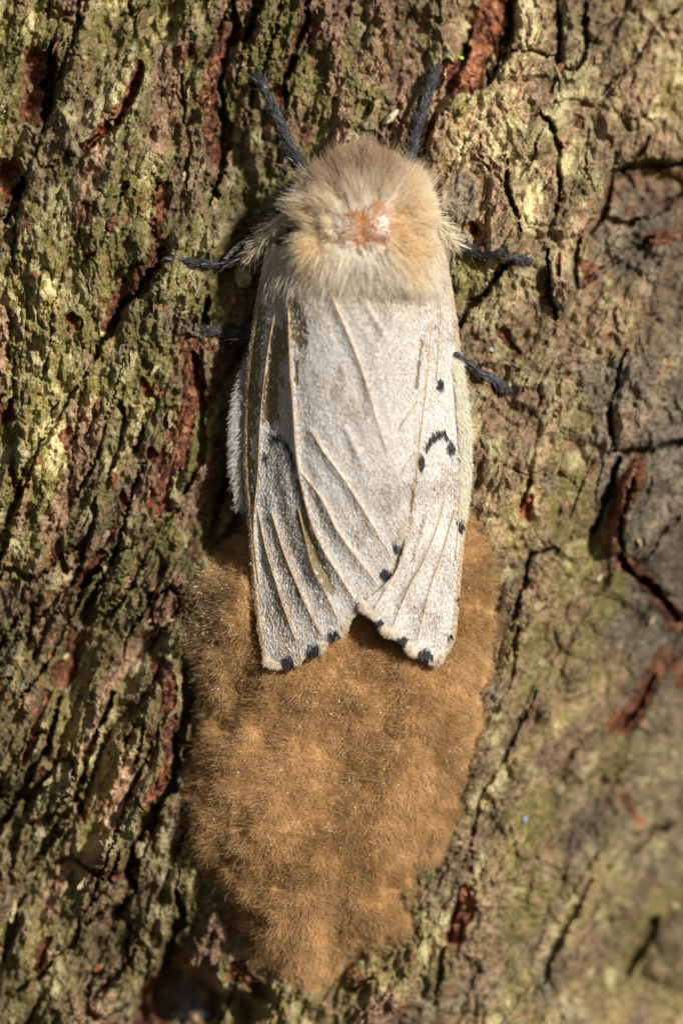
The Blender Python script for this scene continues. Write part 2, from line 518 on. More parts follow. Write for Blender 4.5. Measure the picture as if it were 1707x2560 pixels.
# fissures read off the bark: (points, half width px, depth cm)
CR = [
    ([(196, -20), (190, 50), (178, 115)], 9, .10),
    ([(130, 110), (128, 180), (122, 260), (110, 290)], 12, .20),
    ([(352, 165), (340, 225), (305, 290), (270, 330), (205, 375)], 13, .10),
    ([(575, -20), (590, 70), (570, 150), (548, 210), (556, 300), (566, 360), (548, 440), (522, 520)], 15, .16),
    ([(780, -20), (765, 50), (735, 140), (715, 205), (722, 260)], 10, .14),
    ([(640, -10), (628, 70), (600, 130)], 8, .08),
    ([(50, 425), (62, 455), (40, 500), (15, 560)], 13, .15),
    ([(448, 190), (462, 300), (470, 380), (458, 470)], 7, .07),
    ([(412, 612), (385, 670), (350, 715), (320, 760), (285, 800), (255, 860), (235, 900)], 13, .15),
    ([(520, 745), (508, 790), (500, 830)], 15, .18),
    ([(480, 880), (500, 960), (512, 1060), (500, 1150), (470, 1230)], 14, .12),
    ([(300, 1000), (310, 1060), (292, 1130), (272, 1180)], 9, .10),
    ([(352, 1060), (345, 1110), (328, 1140)], 9, .12),
    ([(215, 930), (165, 1010), (110, 1090), (60, 1180), (30, 1280), (15, 1330)], 9, .09),
    ([(240, 1250), (235, 1300), (222, 1340), (210, 1400)], 8, .08),
    ([(255, 1400), (230, 1440), (205, 1475)], 10, .13),
    ([(400, 1380), (410, 1420), (380, 1480), (350, 1560)], 9, .10),
    ([(90, 1650), (120, 1560), (160, 1500)], 8, .07),
    ([(462, 1640), (474, 1720), (462, 1800), (448, 1880), (425, 1960), (370, 2050), (330, 2110), (318, 2180), (335, 2230)], 17, .26),
    ([(285, 1735), (255, 1800), (215, 1900), (200, 1980), (160, 2040), (120, 2100), (85, 2170)], 11, .17),
    ([(155, 1745), (125, 1840), (70, 1940), (20, 2030), (-20, 2110)], 11, .17),
    ([(205, 1930), (190, 1990), (212, 2060)], 11, .14),
    ([(130, 2155), (180, 2150), (230, 2180), (262, 2200)], 8, .12),
    ([(330, 2230), (310, 2270), (250, 2285), (215, 2310)], 9, .14),
    ([(440, 2230), (452, 2290), (430, 2350), (410, 2430)], 13, .22),
    ([(60, 2230), (30, 2330), (10, 2400)], 12, .15),
    ([(200, 2300), (180, 2360), (100, 2440), (30, 2480)], 9, .10),
    ([(330, 2340), (318, 2400), (330, 2450)], 8, .08),
    # right half
    ([(1280, -20), (1275, 60), (1262, 130), (1235, 190), (1222, 212)], 18, .26),
    ([(1180, 60), (1165, 120), (1150, 160), (1128, 205), (1100, 260), (1075, 330), (1060, 380)], 14, .16),
    ([(1222, 212), (1280, 128), (1330, 128), (1390, 150), (1420, 172)], 9, .12),
    ([(1388, -20), (1392, 60), (1395, 150)], 6, .12),
    ([(1468, -20), (1462, 80), (1458, 140), (1425, 176)], 9, .16),
    ([(1352, 285), (1372, 310), (1388, 360), (1402, 420), (1398, 480), (1388, 535)], 8, .16),
    ([(1195, 340), (1200, 400), (1228, 430), (1252, 455)], 5, .06),
    ([(1262, 385), (1262, 470), (1280, 510), (1294, 540), (1300, 582)], 6, .13),
    ([(1300, 440), (1330, 400), (1345, 340)], 5, .05),
    ([(1500, 240), (1560, 180), (1590, 140), (1640, 60), (1700, 20)], 7, .07),
    ([(1480, 110), (1500, 70), (1545, 40)], 8, .08),
    ([(1468, 320), (1460, 420), (1480, 480)], 6, .05),
    ([(1622, 335), (1605, 380), (1580, 412), (1535, 440)], 7, .14),
    ([(1535, 440), (1525, 490), (1495, 540), (1452, 590), (1440, 650), (1436, 715)], 14, .22),
    ([(1535, 435), (1600, 418), (1660, 412), (1760, 410)], 15, .18),
    ([(1495, 540), (1560, 560), (1620, 540), (1707, 480)], 14, .10),
    ([(1436, 715), (1490, 690), (1560, 640), (1640, 590)], 10, .08),
    ([(1320, 560), (1370, 565), (1420, 555)], 6, .05),
    ([(1290, 645), (1258, 668), (1222, 710), (1190, 755), (1158, 795), (1145, 830)], 9, .17),
    ([(1366, 625), (1370, 680), (1375, 740), (1388, 800)], 9, .18),
    ([(1390, 815), (1365, 840), (1345, 900)], 5, .05),
    ([(1567, 870), (1545, 920), (1530, 980), (1522, 1060), (1530, 1112)], 10, .18),
    ([(1530, 1125), (1590, 1128), (1650, 1118), (1760, 1100)], 8, .14),
    ([(1548, 1140), (1535, 1190), (1512, 1250), (1490, 1310), (1465, 1345)], 13, .26),
    ([(1545, 1360), (1560, 1420), (1600, 1450), (1640, 1475), (1690, 1540), (1720, 1600)], 12, .18),
    ([(1545, 1360), (1550, 1290), (1585, 1200)], 7, .08),
    ([(1700, 1290), (1650, 1340), (1600, 1410)], 7, .07),
    ([(1250, 1155), (1290, 1180), (1325, 1195), (1345, 1180)], 4, .05),
    ([(1325, 1195), (1318, 1240), (1300, 1285)], 6, .08),
    ([(1390, 1370), (1320, 1385), (1310, 1460), (1290, 1530), (1272, 1570)], 8, .12),
    ([(1290, 1560), (1285, 1640), (1270, 1720)], 8, .10),
    ([(1345, 1730), (1290, 1830), (1240, 1920), (1200, 2000), (1180, 2100), (1172, 2170)], 8, .09),
    ([(1150, 2220), (1120, 2330), (1105, 2420), (1080, 2520)], 12, .13),
    ([(1480, 2200), (1420, 2300), (1375, 2400), (1355, 2475)], 13, .14),
    ([(1640, 1690), (1600, 1760), (1550, 1820)], 13, .14),
    ([(1700, 2040), (1600, 2100), (1520, 2180)], 15, .09),
    ([(1640, 2280), (1610, 2360), (1570, 2440)], 22, .14),
    ([(1420, 1300), (1440, 1230), (1480, 1150)], 7, .05),
    ([(1480, 1830), (1420, 1900), (1380, 1990)], 8, .05),
]
crackw = np.zeros_like(H); ncr = 0
for pts, w, dep in CR:
    if pts[0][0] < 800: w *= 1.25; dep *= 1.45
    a = np.array(pts, float); m = 6 * w + 20
    c0 = max(0, int((a[:, 0].min() - m - xs[0]) / STEP)); c1 = min(NC, int((a[:, 0].max() + m - xs[0]) / STEP) + 1)
    r0 = max(0, int((a[:, 1].min() - m - ys[0]) / STEP)); r1 = min(NR, int((a[:, 1].max() + m - ys[0]) / STEP) + 1)
    sl = (slice(r0, r1), slice(c0, c1))
    d, t = seg_dist(WX[sl] * .75 + X[sl] * .25, WY[sl] * .75 + Y[sl] * .25, pts)
    d = d + 3.2 * vn(X[sl] / 8, Y[sl] / 8, 2) + 2.2 * vn(X[sl] / 4.5, Y[sl] / 4.5, 3)
    ww = w * (0.75 + .6 * vn(X[sl] / 26, Y[sl] / 26, 5)) * np.sin(np.pi * np.clip(t * .96 + .02, 0, 1)) ** .55 + .6
    prof = 1 - sstep(.45, 1.2, d / ww)
    H[sl] -= dep * prof
    ncr += 1
    sx_ = np.sign((a[-1, 0] - a[0, 0]) * (Y[sl] - a[:, 1].mean()) - (a[-1, 1] - a[0, 1]) * (X[sl] - a[:, 0].mean()))
    H[sl] += (.022 if ncr % 3 else -.02) * sx_ * np.exp(-np.abs(d) / (2.5 * w)) * (1 - prof) * sstep(m, m * .55, np.abs(d))   # one lip higher
    crackw[sl] = np.maximum(crackw[sl], 1 - sstep(1.0, 2.2, d / ww))

# hollows, knobs and slabs: (x, y, rx, ry, angle, height)
for x, y, rx, ry, an, hh in [
        (80, 205, 42, 85, 4, -.10), (30, 450, 40, 42, 0, -.10), (1205, 70, 75, 130, 14, -.17), (470, 2500, 90, 85, -15, -.45), (575, 2530, 70, 60, 10, -.25), (420, 2440, 30, 45, 20, -.2),
        (395, 2510, 60, 70, 20, -.22), (1142, 482, 46, 70, 8, .05), (1438, 158, 34, 44, 20, .06), (1588, 292, 36, 40, 0, .07),
        (1640, 262, 26, 40, 20, .06), (1530, 300, 30, 45, 10, .05), (1610, 470, 100, 50, -8, -.12), (1330, 70, 42, 80, -3, .07),
        (1426, 80, 28, 95, -2, .07), (1570, 1250, 26, 120, 22, .05), (1640, 1290, 95, 130, 20, .05), (1400, 720, 34, 75, -4, .05),
        (1318, 1290, 26, 34, 0, -.05), (1270, 855, 30, 26, 30, -.03), (1140, 2330, 30, 40, 0, -.08), 
        (905, 270, 26, 24, 0, -.07), (930, 345, 22, 18, 30, -.07), (300, 1990, 60, 50, 30, .03),
        (630, 2510, 70, 50, 0, -.10), (1000, 2460, 120, 60, 0, .03), (240, 2100, 50, 70, 30, .05), (410, 2180, 40, 60, 10, .05)]:
    ca, sa = math.cos(math.radians(an)), math.sin(math.radians(an))
    u = (WX - x) * ca + (WY - y) * sa; v = -(WX - x) * sa + (WY - y) * ca
    q = np.sqrt((u / rx) ** 2 + (v / ry) ** 2)
    H += hh * (1 - sstep(.72, 1.12, q))

# ---------------- split into bark plates: grow from seeds, slow across fissures and across the fibres
CS = 4
hc = crackw[::CS, ::CS] + .55 * fis[::CS, ::CS]
thc = TH[::CS, ::CS]
nr, nc = hc.shape
seeds = []
gy = 0
for sy in np.arange(20, 2600, 190):
    off = 70 * (gy % 2); gy += 1
    for sx in np.arange(-20 + off, 1740, 150):
        seeds.append((sx + RNG.uniform(-45, 45), sy + RNG.uniform(-60, 60)))
lab = np.full((nr, nc), -1, int)
cost = np.full((nr, nc), 1e18)
pq = []
for k, (sx, sy) in enumerate(seeds):
    c = int(np.clip((sx - xs[0]) / STEP / CS, 0, nc - 1)); r = int(np.clip((sy - ys[0]) / STEP / CS, 0, nr - 1))
    cost[r, c] = 0; pq.append((0.0, r, c, k))
heapq.heapify(pq)
slow = 1 + 9 * hc + 1.2 * (vn(X[::CS, ::CS] / 26, Y[::CS, ::CS] / 26, 1) + 1)
sl_l = slow.tolist(); ct = np.cos(thc).tolist(); st = np.sin(thc).tolist()
NB = [(-1, 0), (1, 0), (0, -1), (0, 1), (-1, -1), (-1, 1), (1, -1), (1, 1)]
while pq:
    c0, r, c, k = heapq.heappop(pq)
    if lab[r, c] >= 0:
        continue
    lab[r, c] = k
    for dr, dc in NB:
        r2, c2 = r + dr, c + dc
        if 0 <= r2 < nr and 0 <= c2 < nc and lab[r2, c2] < 0:
            al = dc * st[r][c] - dr * ct[r][c]; ac = dc * ct[r][c] + dr * st[r][c]
            n = c0 + math.hypot(al * .55, ac * 1.25) * sl_l[r2][c2]
            if n < cost[r2, c2]:
                cost[r2, c2] = n
                heapq.heappush(pq, (n, r2, c2, k))
ri = np.clip(np.rint((WY - ys[0]) / STEP / CS).astype(int), 0, nr - 1)
ci = np.clip(np.rint((WX - xs[0]) / STEP / CS).astype(int), 0, nc - 1)
LAB = lab[ri, ci]
edge = np.zeros_like(H)
edge[:, 1:] += LAB[:, 1:] != LAB[:, :-1]; edge[1:] += LAB[1:] != LAB[:-1]
edge = np.clip(blur(np.clip(edge, 0, 1), 2) * 2.0, 0, 1)
prng = np.random.default_rng(5)
poff = prng.uniform(-.022, .022, len(seeds)); ptx = prng.uniform(-1, 1, len(seeds)); pty = prng.uniform(-1, 1, len(seeds))
sxy = np.array(seeds)
lift = poff[LAB] + ptx[LAB] * (X - sxy[LAB, 0]) * 1.3e-4 + pty[LAB] * (Y - sxy[LAB, 1]) * 9e-5
H += blur(lift, 1) * (.5 + .5 * rough_l)
H -= 0.030 * edge * (0.30 + .7 * sstep(-.3, .4, vn(X / 60, Y / 80, 6)))

# ---------------- what the bark is made of
sp = fbm(X / 32, Y / 46, 1, 4, .6) + .12 * L_mid
rust = np.maximum(rust, .75 * sstep(.47, .56, sp) * (1 - .6 * sstep(1000, 1200, X)))
rust *= .92 + .2 * vn(X / 18, Y / 26, 6)
rust = np.clip(rust, 0, 1)
sp2 = fbm(WX / 70, WY / 95, 4, 4, .6)
green = sstep(-.28, .22, fbm(WX / 120, WY / 170, 5, 4, .6) + .25 * sp2 + .22 * sstep(1150, 700, X) - .10 * sstep(1050, 1250, X))
green *= (1 - .3 * sstep(1100, 1300, X)) * (1 - .35 * sstep(1300, 1800, Y))
pale = .9 * sstep(.06, .34, fbm(WX / 46, WY / 72, 7, 4, .62) + .16 * L_big * 0 + .10 * sstep(600, 250, X) * sstep(1500, 900, Y)
             + .22 * np.exp(-(((X - 1320) / 230) ** 2 + ((Y - 330) / 330) ** 2)) - .12 * sstep(1000, 1350, X) * sstep(900, 1500, Y) - .10 * np.exp(-((X - 640) / 150) ** 2))
grey = .8 * (1 - .5 * sstep(1500, 1900, Y)) * sstep(.05, .4, fbm(WX / 150, WY / 190, 2, 3) + .40 * sstep(1420, 1620, X) * sstep(350, 500, Y) - .34 * sstep(1150, 500, X) - .2 * sstep(700, 300, Y)
                   + .5 * np.exp(-(((X - 1142) / 60) ** 2 + ((Y - 482) / 85) ** 2)) + .35 * np.exp(-(((X - 1620) / 130) ** 2 + ((Y - 1290) / 170) ** 2)))
MASK = np.stack([rust, green, pale, grey], -1)
band = norm(lic(vn(WX / 42 + 5, WY / 42, 2), 34, 2.4)); band2 = norm(lic(vn(WX / 60 + 1, WY / 60 + 8, 7), 34, 2.4))
tv = .17 * band + .55 * fbm(WX / 210, WY / 260, 1, 3) + .30 * fbm(WX / 34, WY / 50, 6, 3)
tv += .42 * np.exp(-(((X - 90) / 200) ** 2 + ((Y - 800) / 420) ** 2)) - .30 * np.exp(-((X - 600) / 130) ** 2) * sstep(1500, 1100, Y)
tv += .38 * np.exp(-(((X - 1330) / 280) ** 2 + ((Y - 350) / 380) ** 2)) + .12 * sstep(1150, 1300, X) * sstep(900, 1300, Y) - .18 * sstep(1450, 1650, X) * sstep(350, 500, Y)
warm = sstep(.5, 1.3, band2 + .9 * fbm(WX / 120, WY / 150, 4, 3) + .5 * np.exp(-(((X - 60) / 170) ** 2 + ((Y - 2000) / 260) ** 2)) - .1)
warm *= (1 - .62 * sstep(1000, 1200, X)) * (1 - .8 * sstep(1150, 1300, X) * sstep(1000, 1400, Y))
MASK[..., 1] = np.clip(MASK[..., 1] + .40 * sstep(1150, 1300, X) * sstep(900, 1400, Y) * sstep(-.3, .3, band), 0, 1)
TINT = np.stack([np.clip(np.exp(1.0 * tv) * .62, .2, 1.25), warm, 0 * warm, 0 * warm + 1], -1)


def bark_h(px, py):
    c = np.clip(np.rint((np.asarray(px) - xs[0]) / STEP).astype(int), 0, NC - 1)
    r = np.clip(np.rint((np.asarray(py) - ys[0]) / STEP).astype(int), 0, NR - 1)
    return H[r, c]


Hs = blur(H, 7)


def bark_hs(px, py):
    c = np.clip(np.rint((np.asarray(px) - xs[0]) / STEP).astype(int), 0, NC - 1)
    r = np.clip(np.rint((np.asarray(py) - ys[0]) / STEP).astype(int), 0, NR - 1)
    return Hs[r, c]


tree = empty('tree_trunk', (0, 3, -3.2), 'rough furrowed tree trunk with green algae and rusty fissures', 'tree trunk')
TREE_OFF = np.array([0, 3, -3.2])
VW = P(X, Y, H) - TREE_OFF
VW_back = P(X, Y, H - 0.35) - TREE_OFF
cell = LAB[:-1, :-1]
allF = grid_faces(NR, NC).reshape(NR - 1, NC - 1, 4)
Vf = VW.reshape(-1, 3); Vb = VW_back.reshape(-1, 3); Mf = MASK.reshape(-1, 4); Tf = TINT.reshape(-1, 4)
order = np.argsort(cell.ravel(), kind='stable')
cl = cell.ravel()[order]
starts = np.searchsorted(cl, np.arange(len(seeds))); ends = np.searchsorted(cl, np.arange(len(seeds)), 'right')
F_all = allF.reshape(-1, 4)
for k in range(len(seeds)):
    F = F_all[order[starts[k]:ends[k]]]
    if len(F) < 40:
        if len(F) == 0:
            continue
    E = np.stack([F, np.roll(F, -1, 1)], -1).reshape(-1, 2)
    key = np.sort(E, 1); key = key[:, 0] * (NR * NC) + key[:, 1]
    _, idx, cnt = np.unique(key, return_index=True, return_counts=True)
    B = E[idx[cnt == 1]]                                         # rim edges -> side walls
    u, inv = np.unique(F, return_inverse=True)
    n = len(u)
    rim, rinv = np.unique(B, return_inverse=True); rinv = rinv.reshape(-1, 2)
    V = np.vstack([Vf[u], Vf[rim], Vb[rim]])
    m = len(rim)
    W = np.stack([rinv[:, 1] + n, rinv[:, 0] + n, rinv[:, 0] + n + m, rinv[:, 1] + n + m], -1)
    A = np.vstack([Mf[u], Mf[rim], Mf[rim]]); T = np.vstack([Tf[u], Tf[rim], Tf[rim]])
    mesh_np('bark_plate', V, np.vstack([inv.reshape(-1, 4), W]), M_BARK, tree, True, {'masks': A, 'tint': T})

# loose bark flakes lifting off the surface (six shapes, shared)
frng = np.random.default_rng(77)
flake_me = []
for k in range(6):
    na = 11
    aa = np.linspace(0, 2 * np.pi, na, endpoint=False)
    rr = 1 + .35 * frng.uniform(-1, 1, na)
    ox, oz = rr * np.cos(aa) * .62, rr * np.sin(aa)
    cup = lambda x_, z_: .16 * x_ * x_ + .10 * z_ * z_
    top = np.stack([ox, -.10 + cup(ox, oz), oz], -1); inn = np.stack([ox * .5, -.16 + cup(ox * .5, oz * .5) + frng.uniform(-.05, .05, na), oz * .5], -1)
    botm = np.stack([ox * .95, .10 + cup(ox, oz), oz * .95], -1)
    Vk = np.vstack([top, inn, botm, [[0, -.17, 0]]])
    i0 = np.arange(na); i1 = (i0 + 1) % na
    Fk = np.vstack([np.stack([i0, i1, i1 + na, i0 + na], -1), np.stack([i1, i0, i0 + 2 * na, i1 + 2 * na], -1),
                    np.stack([i0 + na, i1 + na, np.full(na, 3 * na), np.full(na, 3 * na)], -1)[:, [0, 1, 2, 2]]])
    Fq = Fk[:2 * na]; T3 = Fk[2 * na:, :3]
    me = bpy.data.meshes.new('bark_flake')
    me.from_pydata(Vk.tolist(), [], Fq.tolist() + T3.tolist()); me.update()
    mk_ = [(.0, .9, .3, 0), (.0, .2, 1.0, 0), (.75, 0, 0, 0), (0, .1, .2, .5), (.0, .6, .8, 0), (.5, .2, .1, .1)][k]
    a_ = me.attributes.new('masks', 'FLOAT_COLOR', 'POINT')
    a_.data.foreach_set('color', np.tile(mk_, len(Vk)).astype(np.float32))
    a_ = me.attributes.new('tint', 'FLOAT_COLOR', 'POINT')
    a_.data.foreach_set('color', np.tile((.75, .2, 0, 1), len(Vk)).astype(np.float32))
    me.materials.append(M_BARK)
    flake_me.append(me)
cnt_f = 0
while cnt_f < 240:
    fx = frng.uniform(0, 1707); fy = frng.uniform(0, 2560)
    if frng.random() > (1.0 if fx < 640 else .35) or (600 < fx < 1200 and fy > 380) or (430 < fx < 1270 and fy > 1250):
        continue
    cnt_f += 1
    fo = bpy.data.objects.new('bark_flake', flake_me[int(frng.integers(0, 6))])
    COL.objects.link(fo); fo.parent = tree
    hb_ = float(bark_h(fx, fy)) * .5 + float(bark_hs(fx, fy)) * .5
    fo.location = Vector(P(fx, fy, hb_ + .006) - TREE_OFF)
    sz = frng.uniform(6, 17) / S
    fo.scale = (sz, sz * .8, sz * frng.uniform(1.0, 1.9))
    th_f = float(TH[int(np.clip((fy - ys[0]) / STEP, 0, NR - 1)), int(np.clip((fx - xs[0]) / STEP, 0, NC - 1))])
    fo.rotation_euler = (frng.normal(0, .30), th_f + frng.normal(0, .35), frng.normal(.15, .38))

# the rest of the trunk: coarse bark all round, lying under the plates
ph = np.concatenate([np.linspace(-np.pi, -.62, 60, endpoint=False), np.linspace(-.62, .62, 260, endpoint=False), np.linspace(.62, np.pi, 61)])
yy = np.concatenate([np.linspace(-6500, -1500, 90, endpoint=False), np.linspace(-1500, 4000, 330, endpoint=False), np.linspace(4000, 9000, 90)])
PH, YY = np.meshgrid(ph, yy)
xx = X0 + RT * np.sin(PH)
hh = (RT * np.cos(PH) - RT) * np.where((xx < X0) & (np.cos(PH) > 0), LF, 1.0)
hh = np.where((PH < -np.pi / 2), (RT * np.cos(PH) - RT * LF), hh)
hh = (hh - 150 * sstep(1100, 2900, YY) - 30 * sstep(600, -300, YY) - 230 * sstep(1100, 1750, xx) * sstep(700, 2000, YY) * (np.cos(PH) > 0)) / S
fr = sstep(-130, 0, xx) * sstep(1840, 1710, xx) * sstep(-130, 0, YY) * sstep(2690, 2560, YY) * (np.cos(PH) > 0)
arc = RT * PH
rn = np.abs(fbm(arc / 150 + YY / 400, YY / 600, 3, 3)); rg = .13 * sstep(0, .35, rn) + .06 * fbm(arc / 45, YY / 90, 5, 4, .6) - .12
hh = hh + rg * (1 - fr) - .75 * fr
Vt = np.stack([(xx - 853.5) / S - 0.06 * np.sin(PH) * rg, -hh, (1280 - YY) / S], -1)
mk = np.stack([.9 * sstep(.30, .42, fbm(arc / 60, YY / 120, 1, 4)), sstep(-.3, .3, fbm(arc / 220, YY / 300, 5, 4)),
               sstep(.05, .4, fbm(arc / 80, YY / 130, 7, 4)), .5 * sstep(.1, .5, fbm(arc / 200, YY / 260, 2, 3))], -1)
mesh_np('trunk', Vt.reshape(-1, 3) - TREE_OFF, grid_faces(*PH.shape), M_BARK, tree, True, {'masks': mk.reshape(-1, 4), 'tint': np.tile([.66, .2, 0, 1], (mk.size // 4, 1))})

# ------------------------------------------------------------------ moth: shared height model (cm above the reference plane)
WL = np.array([(640, 668), (760, 640), (950, 612), (1150, 608), (1300, 620), (1450, 632), (1560, 645), (1680, 665)], float)
WR = np.array([(590, 1105), (700, 1125), (800, 1140), (900, 1150), (1050, 1160), (1200, 1166), (1310, 1162), (1420, 1152), (1530, 1142), (1680, 1120)], float)


def wing_h(x, y):
    xl = np.interp(y, WL[:, 0], WL[:, 1]); xr = np.interp(y, WR[:, 0], WR[:, 1])
    xc = .52 * xl + .48 * xr; hw = .5 * (xr - xl)
    u = np.clip(np.abs((x - xc) / hw), 0, 1.15)
    top = np.interp(y, [560, 700, 900, 1200, 1400, 1680], [.56, .60, .58, .50, .41, .30])
    ed = np.interp(y, [560, 700, 1000, 1300, 1680], [.20, .14, .08, .12, .215])
    return ed + (top - ed) * (1 - u ** 2.3)


EGG = [(500, 1370), (462, 1470), (446, 1560), (452, 1640), (486, 1720), (488, 1800), (470, 1880), (452, 1960), (446, 2040), (470, 2130),
       (520, 2210), (556, 2290), (590, 2370), (640, 2420), (700, 2455), (770, 2490), (835, 2478), (890, 2410), (960, 2385), (1020, 2330),
       (1050, 2240), (1080, 2160), (1140, 2110), (1170, 2010), (1205, 1900), (1216, 1780), (1240, 1680), (1262, 1570), (1252, 1450),
       (1236, 1330), (1190, 1270), (1000, 1230), (760, 1240), (600, 1300)]


def egg_h(x, y):
    d, _ = seg_dist(x, y, EGG + EGG[:1])
    ins = inside(x, y, EGG)
    sd = np.where(ins, d, -d) - 12 + 34 * fbm(x / 52, y / 52, 2, 4)
    base = bark_hs(x, y)
    dome = np.clip(1 - (1 - np.clip(sd, 0, 200) / 200) ** 1.7, 0, 1)
    amp = np.interp(y, [1250, 1600, 1900, 2300, 2480], [.26, .29, .28, .23, .14])
    lump = .05 * fbm(x / 120, y / 95, 3, 3) + .018 * fbm(x / 36, y / 30, 5, 3)
    h = base * (1 - .55 * dome) + (amp + lump) * dome - .02 - .12 * sstep(0, -25, sd)
    inw = sstep(-20, 30, x - 620) * sstep(20, -30, x - 1160) * sstep(1690, 1660, y)
    return h - inw * np.clip(h - (wing_h(x, y) - .05), 0, 9), sd


# ------------------------------------------------------------------ egg mass
gx = np.arange(400, 1310, 7.0); gyy = np.arange(1190, 2540, 7.0)
EX, EY = np.meshgrid(gx, gyy)
EH, ESD = egg_h(EX, EY)
keep = ESD > 4
F = grid_faces(*EX.shape)
F = F[keep.ravel()[F].all(1)]
u, inv = np.unique(F, return_inverse=True)
egg_loc = np.array([0.0, .1, -1.6])
egg = empty('egg_mass', egg_loc, 'oval felted egg mass of fuzzy ginger-brown hair on bark below the moth', 'egg mass')
mesh_np('felt_pad', P(EX, EY, EH).reshape(-1, 3)[u] - egg_loc, inv.reshape(-1, 4), M_EGG, egg)


def strands(root, d0, bend, L, K, wob=0.0, rng=RNG):
    """root (N,3), start direction, bend vector, length -> (N,K,3)"""
    s = np.linspace(0, 1, K)[None, :, None]
    L = np.asarray(L).reshape(-1, 1, 1)
    p = root[:, None] + L * (s * d0[:, None] + s * s * bend[:, None])
    if wob:
        a = rng.uniform(0, 6.28, (len(root), 1, 1)); w = rng.standard_normal((len(root), 1, 3)) * wob
        p = p + L * w * (np.sin(a + 5 * s) - np.sin(a))
    return p


def unit(v):
    return v / (np.linalg.norm(v, axis=-1, keepdims=True) + 1e-9)


def surf_normal(fn, x, y):
    e = 9.0
    gx_ = (fn(x + e, y) - fn(x - e, y)) / (2 * e / S); gy_ = (fn(x, y + e) - fn(x, y - e)) / (2 * e / S)
    return unit(np.stack([-gx_, -np.ones_like(gx_), gy_], -1))          # world: x right, -y to camera, z up


def jitter_col(base, rng, lum=.2, n=None):
    base = np.asarray(base, float)
    k = np.exp(rng.normal(0, lum, (len(base), 1)))
    return np.clip(base * k, 0, .95)


rg_ = np.random.default_rng(21)
N = 430000
x = rg_.uniform(410, 1300, N); y = rg_.uniform(1200, 2520, N)
h, sd = egg_h(x, y)
m = ((sstep(-14, 46, sd) > rg_.random(N)) | ((sd > -45) & (rg_.random(N) < .035))) & ~((x > 680) & (x < 1110) & (y < 1480))
x, y, h, sd = x[m], y[m], h[m], sd[m]
root = P(x, y, h - .01)
nrm = surf_normal(lambda a, b: egg_h(a, b)[0], x, y)
ang = 2.0 * fbm(x / 60, y / 60, 1, 3) + 1.6 * vn(x / 17, y / 17, 4) + rg_.normal(0, .9, len(x)) - 1.75
tang = np.stack([np.cos(ang), np.zeros(len(x)), np.sin(ang)], -1)
d0 = unit(.16 * nrm + np.array([0, -.16, 0]) + .9 * tang + rg_.normal(0, .22, (len(x), 3)))
bend = .45 * np.stack([np.cos(ang + 1.2), .3 * np.ones(len(x)), np.sin(ang + 1.2)], -1) * rg_.choice([-1, 1], len(x))[:, None]
Ls = rg_.uniform(9, 28, len(x)) / S * np.where(rg_.random(len(x)) < .04, 1.5, 1)
t = sstep(-.5, .5, .7 * fbm(x / 80, y / 80, 6, 3) + .6 * fbm(x / 22, y / 26, 2, 3))[:, None]
col = (1 - t) * np.array([.40, .235, .086]) + t * np.array([.69, .44, .20])
lt = rg_.random(len(x)) < .06
col[lt] = np.array([.78, .60, .38])
gr_l = sstep(620, 500, x)[:, None] * sstep(1900, 1500, y)[:, None] * .5
col = col * (1 - gr_l) + gr_l * np.array([.33, .25, .14])
hair('felt_hair', strands(root, d0, bend, Ls, 5, .05, rg_) - egg_loc, .0016, jitter_col(col, rg_, .22), M_FELT, egg)
# shed wing scales lying on the felt
n2 = 420
x = rg_.uniform(470, 1240, n2); y = rg_.uniform(1300, 2150, n2)
k2 = n2 // 3
x[:k2] = rg_.normal(510, 34, k2); y[:k2] = rg_.normal(1490, 80, k2)
x[k2:k2 + 70] = rg_.normal(1165, 28, 70); y[k2:k2 + 70] = rg_.normal(1860, 50, 70)
h, sd = egg_h(x, y)
m = (sd > 2) & ~((x > 630) & (x < 1150) & (y < 1640))
x, y, h = x[m], y[m], h[m]
root = P(x, y, h + .035)
d0 = unit(rg_.normal(0, 1, (len(x), 3)) * [1, .3, 1])
hair('shed_scale', strands(root, d0, d0 * 0, rg_.uniform(2, 7, len(x)) / S, 3) - egg_loc, .0042,
     jitter_col(np.tile([.72, .68, .62], (len(x), 1)), rg_, .12), M_SCALE, egg)

# ------------------------------------------------------------------ moth
moth_loc = np.array([.08, 0.0, .3])
moth = empty('moth', moth_loc, 'cream white furry moth resting head up with folded black-marked wings', 'moth')

# body: head, thorax and abdomen as one lofted skin
BY = np.array([418, 426, 440, 460, 486, 520, 580, 640, 720, 850, 1000, 1150, 1280, 1380, 1440, 1460], float)
BA = np.array([8, 46, 72, 96, 116, 128, 132, 132, 146, 175, 185, 180, 155, 110, 50, 6], float)
BT = np.array([.20, .30, .40, .48, .55, .61, .64, .61, .50, .47, .44, .40, .33, .26, .2, .16], float)
BX = np.array([900, 900, 901, 903, 905, 906, 906, 900, 890, 885, 885, 886, 888, 888, 888, 888], float)
by = np.linspace(418, 1460, 150)
ba = np.interp(by, BY, BA); bt = np.interp(by, BY, BT); bx = np.interp(by, BY, BX)
k5 = np.ones(5) / 5
for _ in range(2):
    ba[2:-2] = np.convolve(ba, k5, 'valid'); bt[2:-2] = np.convolve(bt, k5, 'valid')
ta = np.linspace(0, 2 * np.pi, 64, endpoint=False)
bot = -.02
mid = np.clip(bt * .45, .06, .3)


def ring(yy_, aa, tt, xx_, th):
    c, s_ = np.cos(th), np.sin(th)
    mid_ = np.clip(tt * .42, .05, .3)
    e = .82
    px = xx_ + aa * np.sign(s_) * np.abs(s_) ** e
    hz = np.where(c > 0, mid_ + (tt - mid_) * np.abs(c) ** e, mid_ + (mid_ - bot) * -(np.abs(c) ** e))
    return px, yy_, hz


